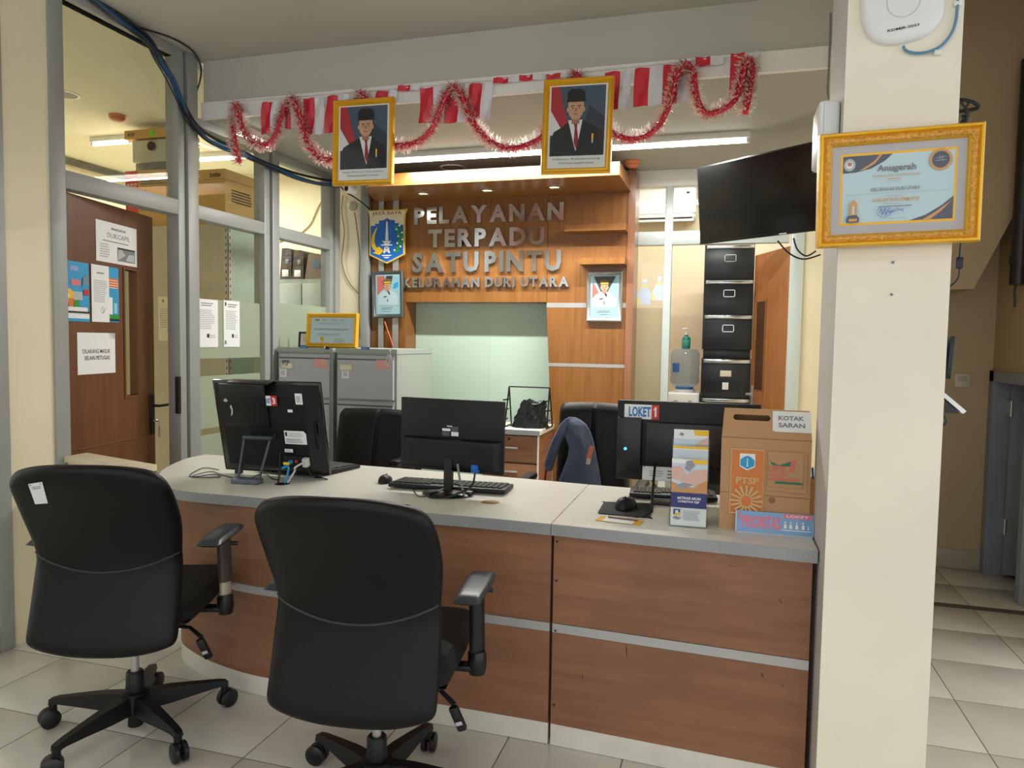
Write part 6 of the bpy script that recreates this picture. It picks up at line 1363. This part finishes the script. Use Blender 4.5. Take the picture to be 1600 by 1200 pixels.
swags = [[(371, 163), (374, 180), (380, 200), (392, 217), (408, 225), (422, 222), (432, 205), (439, 185), (446, 165), (454, 153)],
 [(454, 153), (465, 168), (472, 192), (480, 220), (494, 240), (515, 249), (535, 240), (548, 200), (556, 165), (563, 145)],
 [(563, 145), (575, 160), (588, 195), (605, 222), (630, 226), (655, 219), (675, 200), (688, 172), (698, 148), (708, 134)],
 [(708, 134), (720, 145), (730, 170), (745, 198), (768, 221), (795, 231), (820, 227), (848, 212), (868, 180), (885, 140), (900, 114)],
 [(900, 114), (920, 140), (938, 180), (957, 205), (980, 216), (1005, 214), (1028, 198), (1043, 172), (1052, 140), (1062, 113), (1074, 98)],
 [(1074, 98), (1084, 112), (1087, 135), (1092, 160), (1103, 176), (1120, 175), (1140, 165), (1154, 148), (1160, 125), (1165, 102), (1170, 91)],
 [(1172, 90), (1176, 110), (1173, 135), (1169, 158), (1165, 178)],
 [(368, 160), (367, 185), (366, 210), (370, 235), (375, 254)]]
g_r = random.Random(11)
for k, sw_ in enumerate(swags):
    P = smooth_path([tuple(AY(*q, Yg + (.02 if k > 5 else 0))) for q in sw_], 6)
    build('tinsel_core', MB().tube(P, .012, 7), tin_r, gd, world=True)
    m = MB(); dist = 0
    for a, b in zip(P, P[1:]):
        n_s = max(1, int((b-a).length*2100)); t = (b-a).normalized(); u = t.orthogonal().normalized(); w = t.cross(u)
        for i in range(n_s):
            c = a.lerp(b, g_r.random()); an = g_r.random()*2*math.pi; d = (u*math.cos(an)+w*math.sin(an)+t*g_r.uniform(-.35, .35)).normalized(); l = g_r.uniform(.032, .056); e_ = t.cross(d).normalized()*.0021 + t*.0006
            o_ = len(m.v); m.v += [c-e_, c+e_, c+d*l*.58+e_, c+d*l*.58-e_, c+d*l+e_*1.2]; m.v += [c+d*l-e_*1.2]; m.f += [(o_, o_+1, o_+2, o_+3), (o_+3, o_+2, o_+4, o_+5)]; m.m += [0, 1]
    build('tinsel_fringe', m, [tin_r, tin_w], gd, world=True, smooth=False, normals=False)['kind'] = 'stuff'

# ================================================================== NOTICES ON THE LEFT
def door_sheet(name, label, cat, tl, tr, br, bl_, draw, y=-.002, T=d1):
    pts = [local_hit(T, *q, y) for q in (tl, tr, br, bl_)]
    x0 = (pts[0].x+pts[3].x)/2; x1 = (pts[1].x+pts[2].x)/2; z1 = (pts[0].z+pts[1].z)/2; z0 = (pts[2].z+pts[3].z)/2
    e = XF[T.name].to_euler(); t = thing(name, label, cat, tuple(XF[T.name] @ Vector(((x0+x1)/2, y, z0))), e.z)
    build('sheet', MB().box(-(x1-x0)/2, (x1-x0)/2, 0, .001, 0, z1-z0), paper, t, smooth=False)
    p = Pic(t, x1-x0, z1-z0, None, 'print'); draw(p); p.done(); return t
def dA(p): p.rect(0, 0, 1, 1, paper).text('PENDUDUK', .36, .82, .72, .875, ink, .03).text('DUKCAPIL', .26, .62, .82, .74, ink_g, .0).lines(.14, .52, .95, .57, 1, ink_g).lines(.08, .12, .32, .48, 6, ink_lg).rect(.5, .08, .94, .42, ink_g).poly([(.5, .1), (.7, .25), (.6, .38), (.52, .36)], ink_lg).poly([(.7, .12), (.92, .1), (.92, .3), (.78, .28)], ink_lg).rect(.5, .38, .94, .42, ink)
door_sheet('paper_notice', 'white notice with a grey photo at the top of the brown door', 'notice', (149, 343), (213, 357), (214, 417), (151, 408), dA)
lb_ = mat('poster blue', (46, 160, 214), .5)
def dB(p): p.rect(0, 0, 1, 1, lb_).rect(0, .0, 1, .14, paper).rect(0, .0, 1, .05, lb_).ell(.1, .93, .07, .04, ink_g).rect(.2, .84, .55, .92, mat('poster violet', (150, 160, 220), .5)).rect(.25, .6, .62, .7, mat('poster rose', (220, 120, 130), .5)).ell(.15, .42, .2, .12, yellow).ell(.1, .42, .06, .04, paper).rect(.32, .36, .7, .5, ink_lg).poly([(.1, .15), (.3, .15), (.35, .38), (.15, .38)], orange).poly([(.35, .2), (.6, .2), (.55, .36), (.35, .36)], green).rect(.1, .16, .9, .24, paper).rect(.75, .45, .95, .55, red).poly([(.7, .6), (.95, .65), (.9, .8), (.72, .75)], mat('poster grey', (120, 140, 150), .5)).rect(0, .14, 1, .17, ink)
door_sheet('poster', 'bright blue cartoon-style information poster at the left of the brown door', 'poster', (101, 406), (141, 412), (137, 503), (101, 501), dB, y=-.0025)
def dC(p): p.rect(0, 0, 1, 1, lb_).rect(.5, .62, .98, .80, orange).lines(.5, .62, .98, .8, 4, paper, .25, .1).rect(.4, .02, 1, .09, ink).rect(.5, .06, 1, .14, green).rect(.55, .14, .7, .45, paper).rect(.75, .16, .9, .35, mat('poster pale', (150, 210, 236), .5))
door_sheet('poster', 'narrow blue and orange poster half covered by a white letter', 'poster', (150, 414), (185, 419), (186, 505), (150, 501), dC, y=-.0025)
def dD(p): p.rect(0, 0, 1, 1, paper).lines(.12, .35, .9, .75, 12, ink_lg).lines(.3, .85, .8, .9, 1, ink_g).stroke([(.5, .2), (.6, .28), (.7, .18), (.55, .15), (.8, .25)], .002, ink_g)
door_sheet('letter_sheet', 'white typed letter pinned over the blue posters', 'letter', (149, 413), (171, 417), (170, 503), (137, 503), dD, y=-.005)
def dE(p): p.rect(0, 0, 1, 1, paper).text('DILARANG MASUK', .13, .50, .86, .60, ink, .012).text('SELAIN PETUGAS', .17, .34, .84, .44, ink, .012).poly([(.82, 1), (1, .84), (1, 1)], ink_lg).poly([(.83, 1), (.86, .86), (1, .85)], mat('paper shade', (214, 214, 210), .6))
door_sheet('paper_notice', 'white no-entry notice in the middle of the brown door', 'notice', (121, 520), (180, 520), (180, 583), (121, 585), dE)
gl_ = thing('glass_anchor', 'x', 'x', (XL-.022, 0, 0), R(90))
def dF(p): p.rect(0, 0, 1, 1, paper).lines(.25, .86, .85, .95, 2, ink_g).lines(.12, .38, .88, .8, 11, ink_lg).rect(.08, .88, .16, .96, ink).rect(.5, .2, .6, .28, ink).lines(.62, .2, .9, .28, 2, ink_lg).rect(.05, .06, .15, .14, ink_g)
door_sheet('printed_sheet', 'white printed sheet on the frosted glass, left one', 'paper', (305, 466), (340, 469), (341, 542), (305, 543), dF, T=gl_)
door_sheet('printed_sheet', 'white printed sheet on the frosted glass, right one', 'paper', (350, 470), (374, 470), (375, 541), (349, 543), dF, T=gl_)
bpy.data.objects.remove(gl_)
def dG(p): p.rect(0, 0, 1, 1, paper_c).ell(.3, .9, .06, .04, ink_g).lines(.1, .3, .9, .75, 9, ink_lg).stroke([(.5, .2), (.6, .27), (.7, .18), (.6, .22)], .003, ink_g)
door_sheet('letter_sheet', 'cream letter on the rack seen through the door gap', 'letter', (247, 463), (273, 463), (273, 533), (248, 532), dG, y=-.002, T=sh)
